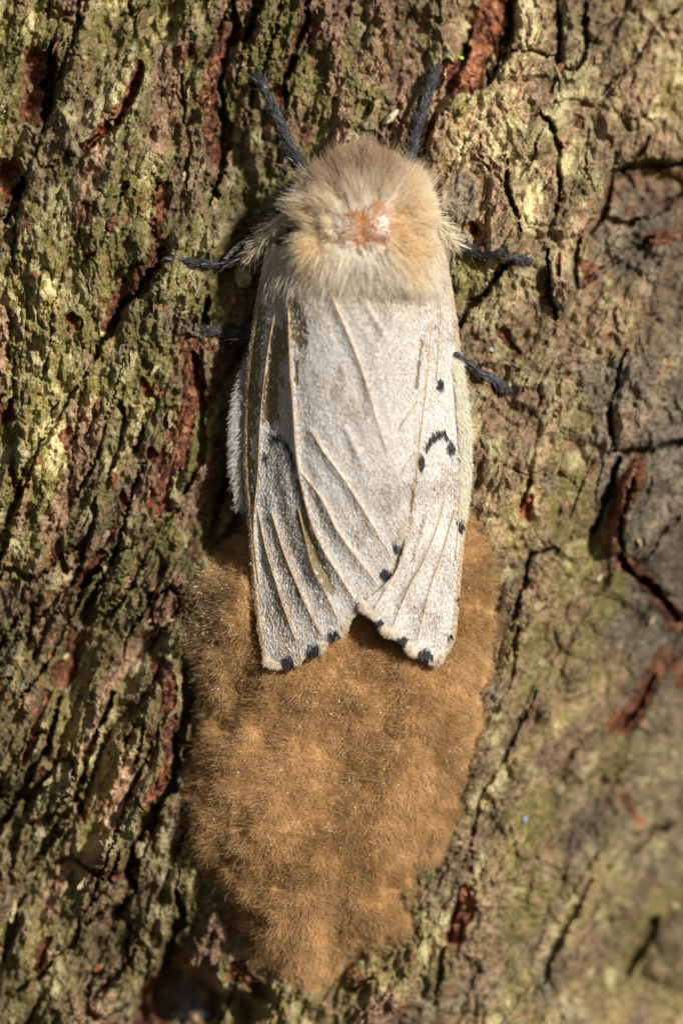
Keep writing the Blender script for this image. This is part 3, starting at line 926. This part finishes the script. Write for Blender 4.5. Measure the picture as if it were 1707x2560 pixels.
rx_, ry_, rh_ = ring(by[:, None], ba[:, None], bt[:, None], bx[:, None], ta[None])
Vb_ = P(rx_, ry_ + 0 * rx_, rh_)
body = mesh_np('body', Vb_.reshape(-1, 3) - moth_loc, grid_faces(150, 64, True), M_CUT, moth)


def body_pt(yv, th):
    aa = np.interp(yv, by, ba); tt = np.interp(yv, by, bt); x_ = np.interp(yv, by, bx)
    return ring(yv, aa, tt, x_, th)


# thorax fur
rg_ = np.random.default_rng(33)
N = 95000
yv = 420 + (655 - 420) * rg_.random(N) ** .95
th = rg_.uniform(-1.9, 1.9, N)
x, y, h = body_pt(yv, th)
e = .04
xa, ya, ha = body_pt(yv, th + e); xb, yb, hb = body_pt(np.clip(yv + 4, 419, 1459), th)
p0 = P(x, y, h); nrm = unit(np.cross(P(xa, ya, ha) - p0, P(xb, yb, hb) - p0))
nrm = nrm * np.sign((nrm * (p0 - P(905, 560, .2))).sum(-1, keepdims=True))
bald = ((x - 908) / 112) ** 2 + ((y - 570) / 74) ** 2 + .35 * vn(x / 30, y / 30, 6)
bald2 = ((x - 905) / 62) ** 2 + ((y - 622) / 22) ** 2
w_edge = sstep(.5, 1.4, bald + .35 * vn(x / 14, y / 14, 3)) 
core = 1.2 * np.exp(-(((x - 932) / 42) ** 2 + ((y - 552) / 24) ** 2)) + .7 * np.exp(-(((x - 905) / 62) ** 2 + ((y - 600 - .0022 * (x - 905) ** 2) / 9) ** 2)) \
    + .8 * np.exp(-(((x - 845) / 32) ** 2 + ((y - 545) / 9) ** 2))
keepm = rg_.random(N) < np.clip(.035 + .10 * sstep(-.2, .6, vn(x / 15, y / 11, 5)) + .9 * w_edge, 0, 1) * np.clip(1 - .97 * core, 0.0, 1)
keepm |= (rg_.random(N) < .03) & (bald < 1.3)
x, y, h, nrm, p0, w_edge, th = [v[keepm] for v in (x, y, h, nrm, p0, w_edge, th)]
n = len(x)
rad2 = np.stack([x - 905, np.zeros(n), -(y - 575)], -1); rl = np.linalg.norm(rad2, axis=1)
flow = unit(rad2 + np.array([0, 0, 1e-3]))
down = sstep(560, 660, y)[:, None]
flow = unit(flow * (1 - .55 * down) + down * .55 * np.array([0, 0, -1.0]))
cl_ = np.stack([vn(x / 22, y / 22, 1), .5 * vn(x / 22, y / 22, 2), vn(x / 22, y / 22, 4)], -1)
flat = (1 - w_edge)[:, None]
d0 = unit(nrm * (.75 - .35 * down - .35 * flat) + flow * .75 + .42 * cl_ + rg_.normal(0, .22, (n, 3)))
bend = .40 * flow + .25 * cl_ + np.array([0, .20, 0]) + down * np.array([0, .12, -.25])
edge_k = sstep(.9, 1.5, np.abs(th))
stray = np.where(rg_.random(n) < .06, 1.45, 1.0)
Lh = (9 + 33 * stray * w_edge * (1 - .15 * edge_k) * rg_.uniform(.45, 1.3, n) + 26 * sstep(600, 655, y) * rg_.random(n)) / S
cream = np.array([.82, .685, .49]); brown = np.array([.44, .30, .18]); gold = np.array([.88, .62, .32]); white = np.array([.93, .86, .74])
kb = np.clip(1.25 * sstep(505, 430, y) * np.exp(-((x - 895) / 105) ** 2) * 1.0 + .8 * np.exp(-(((x - 850) / 26) ** 2 + ((y - 470) / 30) ** 2))
             + .4 * np.exp(-(((x - 905) / 90) ** 2 + ((y - 475) / 25) ** 2)), 0, 1)[:, None]
kg = np.clip(.9 * np.exp(-(((x - 1000) / 34) ** 2 + ((y - 580) / 85) ** 2)) + .7 * np.exp(-(((x - 808) / 26) ** 2 + ((y - 600) / 80) ** 2)), 0, 1)[:, None]
kw = np.clip(sstep(95, 140, np.abs(x - 905)) * .7 + .7 * sstep(610, 655, y) + .75 * (1 - w_edge), 0, 1)[:, None]
col = cream * np.ones((n, 1))
col = col * (1 - kw) + kw * white
col = col * (1 - kg) + kg * gold
col = col * (1 - kb) + kb * brown
dk = np.exp(-(((x - 902) / 20) ** 2 + ((y - 668) / 20) ** 2))[:, None] * .75
col = col * (1 - dk) + dk * np.array([.22, .16, .12])
sm = np.exp(-(((x - 855) / 12) ** 2 + ((y - 598) / 9) ** 2)) + np.exp(-(((x - 950) / 14) ** 2 + ((y - 596) / 9) ** 2))
col = col * (1 - .6 * sm[:, None]) + .6 * sm[:, None] * np.array([.16, .10, .07])
hair('thorax_fur', strands(p0, d0, bend, Lh, 6, .06, rg_) - moth_loc, .0019, jitter_col(col, rg_, .16), M_HAIR, body)

# ---------------- wings
VL = [[(817, 717), (846, 784), (881, 864), (908, 940), (937, 1038), (966, 1132)],
      [(721, 766), (725, 918), (732, 1007), (739, 1119), (752, 1208), (779, 1311), (814, 1387), (846, 1436), (893, 1512)],
      [(779, 1079), (810, 1132), (850, 1186), (899, 1262), (939, 1329), (978, 1396)],
      [(756, 1186), (801, 1244), (846, 1333), (899, 1405), (942, 1462)],
      [(645, 1275), (663, 1364), (689, 1454), (716, 1538), (739, 1602)],
      [(680, 1284), (707, 1373), (739, 1454), (770, 1525), (803, 1589)],
      [(747, 1275), (779, 1409), (810, 1476), (846, 1553)],
      [(694, 739), (667, 900), (651, 1052), (645, 1186), (634, 1320), (646, 1454)]]
VR = [[(1078, 811), (1065, 963), (1047, 1119), (1033, 1253), (1007, 1387), (960, 1478), (931, 1530)],
      [(1109, 1253), (1091, 1320), (1060, 1400), (1024, 1463), (978, 1570)],
      [(1136, 1275), (1105, 1382), (1073, 1476), (1042, 1600)],
      [(1043, 1003), (1018, 1038), (997, 1074)], [(1036, 1132), (1015, 1160), (1004, 1180)],
      [(1138, 800), (1146, 873), (1151, 1052), (1149, 1230), (1138, 1400)],
      [(1098, 700), (1100, 800), (1090, 950)]]
FOLDS = [[(864, 1065), (888, 1120), (912, 1175)], [(880, 700), (935, 790), (975, 860)]]
# (x, y, rx, ry)
SPL = [(721, 1656, 17, 13), (783, 1627, 21, 14), (832, 1591, 14, 13), (989, 1364, 8, 12), (962, 1434, 11, 12), (663, 1140, 8, 11),
       (651, 1614, 7, 9), (640, 1545, 6, 16), (634, 1490, 4, 12)]
SPR = [(1098, 958, 9, 13), (1125, 1117, 9, 15), (1051, 1152, 7, 17), (1062, 1635, 17, 13), (1004, 1602, 17, 9), (946, 1557, 13, 8),
       (1149, 1311, 9, 16), (1147, 1498, 6, 15), (1126, 1590, 5, 6), (1078, 612, 12, 13)]
CHL = [(680, 1093), (696, 1090), (714, 1106), (726, 1128), (734, 1165)]
CHR = [(1062, 1120), (1076, 1094), (1092, 1083), (1108, 1079), (1116, 1096)]


def coons(top, bottom, left, right, nu, nv):
    T = spline(top, nu); B = spline(bottom, nu); Lf = spline(left, nv); R = spline(right, nv)
    u = np.linspace(0, 1, nu)[None, :, None]; v = np.linspace(0, 1, nv)[:, None, None]
    return ((1 - v) * T[None] + v * B[None] + (1 - u) * Lf[:, None] + u * R[:, None]
            - ((1 - u) * (1 - v) * T[0] + u * (1 - v) * T[-1] + (1 - u) * v * B[0] + u * v * B[-1]))


def wing_z(side):
    veins = (VL if side == 'l' else VR) + FOLDS

    def f(x, y):
        z = wing_h(x, y)
        for i, vv in enumerate(veins):
            d, t_ = seg_dist(x, y, vv)
            env = np.sin(np.pi * np.clip(.06 + .94 * t_, 0, 1)) ** .35
            z = z + env * (.013 * np.exp(-(d / 7) ** 2) - .006 * np.exp(-((d - 24) / 12) ** 2)) * (1.5 if i == 1 else 1.0)
        if side == 'l':            # channel between the costa and the main ridge
            d, t_ = seg_dist(x, y, [(700, 760), (690, 900), (685, 1050), (690, 1200), (720, 1350), (760, 1450)])
            z = z - .026 * np.exp(-(d / 26) ** 2)
            d, t_ = seg_dist(x, y, [(626, 1000), (626, 1200), (636, 1400), (650, 1560)])
            z = z + .02 * np.exp(-(d / 10) ** 2)
        else:
            z = z - .035 + .070 * sstep(1290, 1390, y)
            d, t_ = seg_dist(x, y, [(1060, 1250), (1040, 1380), (985, 1500)])
            z = z - .02 * np.exp(-(d / 26) ** 2)
        return z + .006 * fbm(x / 30, y / 60, 2, 2)
    return f


def wing_masks(x, y, side):
    """cover of scales, black pigment, smoky brown"""
    cov = .76 + .28 * fbm(x / 40, y / 70, 4, 4, .6)
    if side == 'l':
        for pts, w in [([(742, 760), (746, 800), (750, 850)], 21), ([(695, 830), (684, 930), (672, 1040)], 21), ([(712, 800), (716, 880)], 6),
                       ([(740, 900), (742, 960)], 7), ([(648, 780), (630, 900), (620, 1050), (618, 1250)], 20), ([(745, 1200), (770, 1330)], 8),
                       ([(752, 1280), (790, 1400), (830, 1480)], 12)]:
            d, _ = seg_dist(x, y, pts)
            cov = cov - .9 * (1 - sstep(.45, 1.35, d / w + .45 * vn(x / 7, y / 12, 6) + .3 * vn(x / 3, y / 5, 7)))
        cov = cov - .22 * sstep(1200, 1400, y) * sstep(900, 760, x)
    else:
        for pts, w in [([(1054, 850), (1047, 900), (1040, 970)], 5), ([(1032, 1230), (1022, 1330)], 6), ([(1060, 1290), (1030, 1400)], 7)]:
            d, _ = seg_dist(x, y, pts)
            cov = cov - .7 * (1 - sstep(.3, 1.5, d / w + .5 * vn(x / 6, y / 12, 6)))
    dark = np.zeros_like(x)
    jx = x + 4.0 * vn(x / 6, y / 6, 1); jy = y + 5.0 * vn(x / 3.5, y / 9, 2)
    for sx, sy, a, b in (SPL if side == 'l' else SPR):
        dark = np.maximum(dark, 1 - sstep(.75, 1.1, np.sqrt(((jx - sx) / (1.15 * a)) ** 2 + ((jy - sy) / (1.15 * b)) ** 2)))
    d, t_ = seg_dist(jx, jy, CHL if side == 'l' else CHR)
    dark = np.maximum(dark, 1 - sstep(.7, 1.15, d / (8 - 4 * t_ if side == 'l' else 4.0 + 4 * np.sin(np.pi * t_) ** 2)))
    smoke = sstep(-.05, .5, fbm(x / 60, y / 95, 3, 4, .6))
    for sx, sy, a, b, k in [(1069, 875, 14, 12, .9), (1122, 845, 26, 20, .9), (1090, 1390, 60, 35, .6), (1110, 1420, 30, 20, .6), (905, 880, 60, 90, .35),
                            (640, 1540, 40, 40, .4), (760, 1300, 60, 40, .4), (1000, 1420, 60, 40, .4), (940, 820, 30, 40, .5)]:
        smoke = np.maximum(smoke, k * np.exp(-(((x - sx) / a) ** 2 + ((y - sy) / b) ** 2)))
    return np.clip(cov, 0, 1), dark, np.clip(smoke, 0, 1)


def thick(V, nr_, nc_, t_):
    """close a grid sheet into a thin solid"""
    F = grid_faces(nr_, nc_); n_ = nr_ * nc_
    i = np.arange(n_).reshape(nr_, nc_)
    rim = np.concatenate([i[0, :-1], i[:-1, -1], i[-1, :0:-1], i[:0:-1, 0]])
    nx = np.roll(rim, -1)
    W = np.stack([rim, nx, nx + n_, rim + n_], -1)
    return np.vstack([V, V + np.array([0, t_, 0])]), np.vstack([F, F[:, ::-1] + n_, W])


def make_wing(side, top, bottom, left, right):
    nu, nv = 110, 330
    G = coons(top, bottom, left, right, nu, nv)
    x, y = G[..., 0], G[..., 1]
    zf = wing_z(side)
    V = P(x, y, zf(x, y)).reshape(-1, 3) - moth_loc
    V2, F2 = thick(V, nv, nu, .012)
    cov, dark, smoke = wing_masks(x, y, side)
    A = np.stack([cov, dark, smoke, np.ones_like(x)], -1).reshape(-1, 4)
    w = mesh_np('forewing', V2, F2, M_WING, moth, True, {'wing': np.vstack([A, A])})
    tag(w, 'outer wing with long bare translucent windows between veins' if side == 'l' else 'wing with dark chevron and round black dot')
    for vv in (VL if side == 'l' else VR):
        q = spline(vv, 60)
        pts = P(q[:, 0], q[:, 1], zf(q[:, 0], q[:, 1]) + .0075)
        Vv, Fv = tube(pts - moth_loc, np.linspace(.0048, .0030, 60), 7)
        mesh_np('vein', Vv, Fv, M_VEIN, w)
    # scales
    rg = np.random.default_rng(50 if side == 'l' else 51)
    N = 120000
    iu = rg.random(N) * (nu - 1.001); iv = rg.random(N) * (nv - 1.001)
    a, b = iu.astype(int), iv.astype(int); fu, fv = (iu - a)[:, None], (iv - b)[:, None]
    q = (G[b, a] * (1 - fu) + G[b, a + 1] * fu) * (1 - fv) + (G[b + 1, a] * (1 - fu) + G[b + 1, a + 1] * fu) * fv
    x, y = q[:, 0], q[:, 1]
    cov, dark, smoke = wing_masks(x, y, side)
    k = (rg.random(N) < .02 + .98 * cov ** 1.6) | (dark > .4)
    x, y, cov, dark, smoke = x[k], y[k], cov[k], dark[k], smoke[k]
    dirp = G[np.clip(b + 1, 0, nv - 1), a][k] - G[b, a][k]
    dirp = dirp / (np.linalg.norm(dirp, axis=1, keepdims=True) + 1e-9)
    n_ = len(x)
    root = P(x, y, zf(x, y) + .002)
    nr_ = surf_normal(zf, x, y)
    lay = np.stack([dirp[:, 0], np.zeros(n_), -dirp[:, 1]], -1)
    fur = sstep(860, 700, y)
    d0 = unit(lay + nr_ * rg.uniform(.05, .55, (n_, 1)) + rg.normal(0, .12, (n_, 3)))
    Lw = (rg.uniform(5, 10, n_) + 8 * fur * rg.random(n_) + 6 * (dark > .4)) / S
    wht = np.array([.80, .79, .77]); crm = np.array([.70, .60, .46]); brn = np.array([.38, .29, .21])
    tcol = rg.random((n_, 1))
    ck = np.clip(fur * .55 + .25, 0, 1)[:, None]
    col = np.where(tcol < ck, crm, wht) * np.ones((n_, 3))
    bm = rg.random(n_) < .04 + .38 * smoke
    col[bm] = brn
    col = jitter_col(col, rg, .09)
    col[dark > .06 + .9 * rg.random(n_)] = np.array([.020, .016, .016])
    hair('scale', strands(root, d0, -.15 * nr_, Lw, 3, 0, rg) - moth_loc, rg.uniform(.0013, .0026, n_), col, M_SCALE, w)
    # fringe along the outer margin
    m_ = 5200
    e = spline(bottom, 800); ii = rg.integers(0, 799, m_); ex, ey = e[ii, 0], e[ii, 1]
    tx = e[ii + 1] - e[ii]; tx /= np.linalg.norm(tx, axis=1, keepdims=True)
    nx = np.stack([-tx[:, 1], tx[:, 0]], -1); nx *= np.sign(nx[:, 1:2] + .2)
    ex = ex - nx[:, 0] * rg.uniform(0, 14, m_); ey = ey - nx[:, 1] * rg.uniform(0, 14, m_)
    root = P(ex, ey, zf(ex, ey) + .004)
    lay = np.stack([nx[:, 0] * .8, np.zeros(m_), -nx[:, 1] * .8 - .35], -1)
    d0 = unit(lay + rg.normal(0, .18, (m_, 3)) + np.array([0, -.1, 0]))
    _, dk_, _ = wing_masks(ex, ey, side)
    col = jitter_col(np.tile([.72, .62, .47], (m_, 1)), rg, .12)
    col[dk_ > .35] = np.array([.022, .017, .018])
    scal = .75 + .35 * np.sin(ex / 9.5)
    hair('fringe', strands(root, d0, np.tile([0, .1, 0], (m_, 1)), rg.uniform(10, 22, m_) * scal / S, 4, .02, rg) - moth_loc, .0028, col, M_HAIR, w)
    # cream edge along the costa
    m_ = 4200
    e = spline(left if side == 'l' else right, 900); ii = rg.integers(0, 899, m_)
    sg = 1 if side == 'l' else -1
    ex = e[ii, 0] + sg * rg.uniform(0, 10, m_); ey = e[ii, 1]
    root = P(ex, ey, zf(ex, ey) + .003)
    d0 = unit(np.stack([-.35 * sg + rg.normal(0, .2, m_), -.25 + rg.normal(0, .2, m_), -np.ones(m_)], -1))
    col = jitter_col(np.tile([.58, .43, .26] if side == 'l' else [.68, .56, .40], (m_, 1)), rg, .2)
    _, dk_, _ = wing_masks(ex, ey, side)
    col[dk_ > .35] = np.array([.025, .02, .018])
    hair('costal_hair', strands(root, d0, d0 * 0, rg.uniform(6, 13, m_) / S, 3) - moth_loc, .003, col, M_HAIR, w)
    return w


make_wing('l', [(668, 640), (760, 652), (885, 690)],
          [(660, 1645), (690, 1668), (722, 1662), (770, 1638), (832, 1598), (893, 1528), (972, 1448), (1006, 1372), (1006, 1310)],
          [(668, 640), (640, 760), (615, 950), (610, 1150), (621, 1300), (632, 1450), (645, 1560), (660, 1645)],
          [(885, 690), (935, 860), (975, 1050), (999, 1200), (1004, 1310)])
make_wing('r', [(880, 690), (1000, 630), (1105, 595)],
          [(905, 1508), (950, 1562), (1005, 1602), (1050, 1640), (1085, 1650), (1112, 1636)],
          [(880, 690), (915, 900), (965, 1150), (985, 1270), (1012, 1330), (1003, 1388), (974, 1448), (905, 1508)],
          [(1105, 595), (1125, 700), (1140, 800), (1150, 900), (1157, 1050), (1162, 1200), (1160, 1310), (1151, 1420), (1142, 1530), (1132, 1600), (1112, 1636)])

# long pale hairs that spill from the shoulders over the wing bases
rs = np.random.default_rng(91)
m_ = 9000
x = rs.uniform(672, 1108, m_); y = 612 + 95 * rs.random(m_) ** 1.3 + .10 * np.abs(x - 900) * (rs.random(m_) - .3)
hz = np.maximum(wing_h(x, y) + .004, 0)
root = P(x, y, hz)
nr_ = surf_normal(wing_h, x, y)
out = (x - 900) / 210
lay = unit(np.stack([.30 * out + .25 * vn(x / 20, y / 20, 3), np.zeros(m_), -np.ones(m_)], -1))
d0 = unit(lay + nr_ * rs.uniform(.10, .32, (m_, 1)) + rs.normal(0, .10, (m_, 3)))
Lx = (22 + 46 * rs.random(m_) ** 1.5 * (.5 + .5 * np.abs(out))) / S
k = rs.random((m_, 1))
col = np.where(k < .55, [.84, .78, .68], [.74, .62, .45])
hair('shoulder_fur', strands(root, d0, -.22 * nr_, Lx, 5, .03, rs) - moth_loc, .0018, jitter_col(col, rs, .14), M_HAIR, body)

# hind wings: a pale hairy rim peeping out under each forewing
for sg, rim, col0 in [(-1, [(640, 880), (610, 960), (596, 1040), (594, 1120), (600, 1200), (612, 1270)], [.70, .68, .62]),
                      (1, [(1144, 880), (1157, 960), (1166, 1050), (1169, 1130), (1166, 1200), (1156, 1290)], [.95, .88, .72])]:
    e = spline(rim, 90)
    wi = np.linspace(0, 1, 16)[None]
    px = e[:, :1] - sg * 90 * wi; py = e[:, 1:] + 0 * wi
    hz = .075 + .10 * wi - .05 * (1 - wi) ** 6
    Vh, Fh = thick(P(px, py, hz).reshape(-1, 3) - moth_loc, 90, 16, .012)
    A = np.tile([.9, 0, .1, 1.0], (len(Vh), 1))
    hwg = mesh_np('hindwing', Vh, Fh, M_WING, moth, True, {'wing': A})
    m_ = 5200
    ii = rg_.integers(0, 90, m_)
    off = rg_.uniform(0, 26, m_)
    x = e[ii, 0] - sg * off; y = e[ii, 1] + rg_.uniform(-4, 4, m_)
    root = P(x, y, .08 + .02 * off / 26)
    d0 = unit(np.stack([sg * .75 + rg_.normal(0, .2, m_), -.25 + rg_.normal(0, .25, m_), (.2 if sg < 0 else -.5) + rg_.normal(0, .25, m_)], -1))
    bend = np.tile([0, .1, -.45], (m_, 1))
    Lx = rg_.uniform(12, 34 if sg < 0 else 20, m_) / S
    hair('fringe', strands(root, d0, bend, Lx, 5, .03, rg_) - moth_loc, .0022, jitter_col(np.tile(col0, (m_, 1)), rg_, .14), M_HAIR, hwg)


# ---------------- legs (pixel x, y, clearance above bark, radius px); each segment its own part
def leg_path(nodes, n):
    q = spline([(a, b, c, r) for a, b, c, r in nodes], n)
    return P(q[:, 0], q[:, 1], q[:, 2]), q[:, 3] / S


def leg(segments, hair_n, long_hair=.0):
    """segments: list of (part name, nodes, 'dark'|'pale')"""
    g = bpy.data.objects.new('leg', None); COL.objects.link(g); g.parent = moth
    rg = np.random.default_rng(int(abs(segments[0][1][0][0])) + 3)
    for pname, nodes, tone in segments:
        n = 40
        pts, rad = leg_path(nodes, n)
        rad = rad * 1.12 * (1 + (.16 * np.sin(np.arange(n) * 2 * np.pi / 9) if pname == 'tarsus' else 0))
        V, F = tube(pts - moth_loc, rad * .8, 12, .15, 2)
        seg = mesh_np(pname, V, F, M_LEG if tone == 'dark' else M_LEGPALE, g)
        N = int(hair_n * (1.6 if tone == 'pale' else 1))
        ii = rg.integers(0, n - 1, N); f = rg.random(N)[:, None]
        c = pts[ii] * (1 - f) + pts[ii + 1] * f
        tg = unit(pts[ii + 1] - pts[ii])
        rv = unit(np.cross(tg, rg.standard_normal((N, 3))))
        r = rad[ii][:, None]
        k = .30 if tone == 'dark' else .55
        lng = rg.random(N) < (.05 if tone == 'dark' else .15)
        d0 = unit(tg + rv * np.where(lng, 1.1, k)[:, None] + rg.normal(0, .12, (N, 3)))
        L = np.where(lng, rg.uniform(18, 40, N), rg.uniform(10, 22, N)) / S * (1.25 if tone == 'pale' else 1) * (1 + long_hair)
        if tone == 'dark':
            col = np.tile([.044, .041, .039], (N, 1)); hi = rg.random(N) < .30
            col[hi] = [.14, .135, .13]
            wh = rg.random(N) < .03
            col[wh] = [.45, .43, .40]
        else:
            col = np.tile([.84, .73, .52], (N, 1)); hi = rg.random(N) < .15
            col[hi] = [.30, .24, .17]
        hair(pname + '_hair', strands(c + rv * r * .75, d0, -.12 * rv, L, 4, .02, rg) - moth_loc, .0026, jitter_col(col, rg, .2), M_HAIR, seg)
    return g


def bh(x_, y_):
    return float(bark_hs(x_, y_))


leg([('femur', [(800, 470, .34, 17), (765, 432, .26, 19), (738, 395, .20, 18), (718, 358, .16, 12)], 'dark'),
     ('tibia', [(718, 358, .16, 11), (700, 312, .14, 12), (678, 260, .10, 10), (662, 228, .06, 8)], 'dark'),
     ('tarsus', [(662, 228, .06, 8), (652, 208, .03, 7), (644, 190, bh(644, 190) + .02, 5)], 'dark')], 900)
leg([('femur', [(1005, 455, .34, 15), (1018, 418, .26, 15), (1026, 385, .22, 14), (1036, 345, .18, 9)], 'dark'),
     ('tibia', [(1036, 345, .18, 9), (1046, 305, .15, 11), (1058, 272, .11, 10), (1064, 255, .10, 7)], 'dark'),
     ('tarsus', [(1064, 255, .10, 8), (1074, 222, .06, 9), (1084, 190, .03, 8), (1092, 166, bh(1092, 166) + .03, 4)], 'dark')], 800)
leg([('tibia', [(720, 540, .32, 12), (690, 568, .26, 14), (655, 602, .19, 15), (620, 645, .11, 9)], 'pale'),
     ('tarsus', [(625, 642, .12, 8), (585, 655, .08, 9), (540, 660, .04, 8.5), (480, 656, bh(480, 656) + .04, 7.5), (426, 652, bh(426, 652) + .03, 5)], 'dark')], 900)
leg([('tibia', [(1070, 535, .34, 12), (1095, 562, .26, 14), (1115, 590, .19, 14), (1136, 614, .14, 8)], 'pale'),
     ('tarsus', [(1128, 606, .17, 9), (1165, 620, bh(1165, 620) + .07, 11), (1205, 633, bh(1205, 633) + .05, 10), (1250, 634, bh(1250, 634) + .045, 9), (1288, 645, bh(1280, 640) + .04, 8)], 'dark'),
     ('claw', [(1284, 644, bh(1280, 640) + .04, 6), (1305, 648, bh(1300, 648) + .035, 4), (1322, 652, bh(1320, 652) + .02, 3)], 'dark')], 900)
leg([('tarsus', [(660, 845, .04, 9), (610, 842, .0, 10), (560, 832, bh(560, 832) + .04, 9), (505, 826, bh(505, 826) + .03, 6)], 'dark')], 700, .5)
leg([('tarsus', [(1135, 885, .10, 8), (1165, 905, .06, 8), (1195, 930, bh(1195, 930) + .04, 9), (1235, 950, bh(1235, 950) + .03, 9), (1270, 976, bh(1270, 976) + .02, 6)], 'dark')], 800)
# left antenna folded back beside the middle leg
pts, rad = leg_path([(720, 500, .30, 3), (672, 560, .24, 4), (625, 596, .18, 5), (590, 620, .13, 5), (563, 648, .09, 2)], 50)
V, F = tube(pts - moth_loc, rad, 8, .3)
ant = mesh_np('antenna', V, F, M_LEG, moth)
Na = 900
ii = rg_.integers(0, 49, Na)
tg = unit(pts[np.clip(ii + 1, 0, 49)] - pts[ii]); rv = unit(np.cross(tg, rg_.standard_normal((Na, 3))))
col = np.where(rg_.random((Na, 1)) < .4 * (ii[:, None] > 25), [.62, .60, .55], [.05, .05, .05])
hair('antenna_scale', strands(pts[ii] + rv * rad[ii][:, None] * .6, unit(tg + .5 * rv), rv * 0, np.full(Na, 7 / S), 3) - moth_loc, .003, col, M_HAIR, ant)


# ------------------------------------------------------------------ small things lying on the bark
def lump(name, x, y, rx, ry, an, rise, mat, label, cat, seed, dz=.0):
    n1, n2_ = 18, 24
    th_ = np.linspace(0, np.pi, n1)[:, None]; p_ = np.linspace(0, 2 * np.pi, n2_, endpoint=False)[None]
    u = np.sin(th_) * np.cos(p_); v = np.sin(th_) * np.sin(p_); w = np.cos(th_) + 0 * p_
    k = 1 + .28 * vn(u * 2 + seed, v * 2 + w * 3, seed) + .16 * vn(u * 6, v * 6 + w * 5, seed + 1)
    u, v, w = u * k, v * k, w * k
    ca, sa = math.cos(math.radians(an)), math.sin(math.radians(an))
    px = x + rx * u * ca - ry * v * sa; py = y + rx * u * sa + ry * v * ca
    h0 = float(bark_hs(x, y)) + dz
    V = P(px, py, h0 + rise * w)
    c0 = P(x, y, h0 - rise)
    o = mesh_np(name, V.reshape(-1, 3) - c0, grid_faces(n1, n2_, True), mat)
    o.location = c0
    tag(o, label, cat)
    return o


lump('bark_crumb', 612, 685, 22, 34, -5, .07, plain('crumb', (.34, .29, .15), (.60, .53, .33), 30, .8, .03),
     'knobbly pale cream bark crumb beneath the moth\'s cream-furred left middle leg', 'crumb', 3, .06)
lump('wood_sliver', 976, 294, 9, 24, 42, .035, plain('sliver', (.42, .40, .20), (.60, .57, .34), 30, .7, .02),
     'slim yellowish wood sliver on the bark above the moth\'s head', 'sliver', 5, .04)
lump('moss_scrap', 1150, 145, 10, 5, 8, .025, plain('moss', (.28, .40, .02), (.45, .55, .05), 40, .6, .01),
     'tiny bright lime-green moss scrap beside the rusty hollow', 'moss', 4, .06)
lump('lichen_speck', 1228, 874, 8, 6, 10, .012, plain('blue_green', (.28, .42, .33), (.38, .52, .42), 40, .7, .01),
     'tiny mint-green lichen speck on bark beside the moth\'s right hind leg', 'lichen', 6, .01)
lump('blue_speck', 1310, 2050, 6, 9, 10, .012, plain('blue', (.20, .26, .34), (.28, .34, .42), 40, .7, .01),
     'tiny pale blue speck on smooth bark beside the egg mass', 'speck', 2, .015)
# grey fluff in the hollow
fl_loc = P(482, 2488, float(bark_hs(482, 2488)))
tuft = empty('silk_tuft', fl_loc, 'small grey fluffy silk tuft in the dark bark hollow', 'silk tuft')
Nf = 700
v = unit(rg_.standard_normal((Nf, 3))) * [1, .5, 1.1]
root = fl_loc + v * rg_.uniform(.0, .10, (Nf, 1)) ** 1.0 + np.array([0, -.05, 0]) + np.array([.12, 0, .09]) * (rg_.random((Nf, 1)) < .25)
d0 = unit(v + rg_.normal(0, .9, (Nf, 3)))
hair('silk', strands(root, d0, unit(rg_.standard_normal((Nf, 3))) * .6, rg_.uniform(14, 40, Nf) / S, 6, .1, rg_) - fl_loc, .0016,
     jitter_col(np.tile([.16, .18, .21], (Nf, 1)), rg_, .3), M_HAIR, tuft)
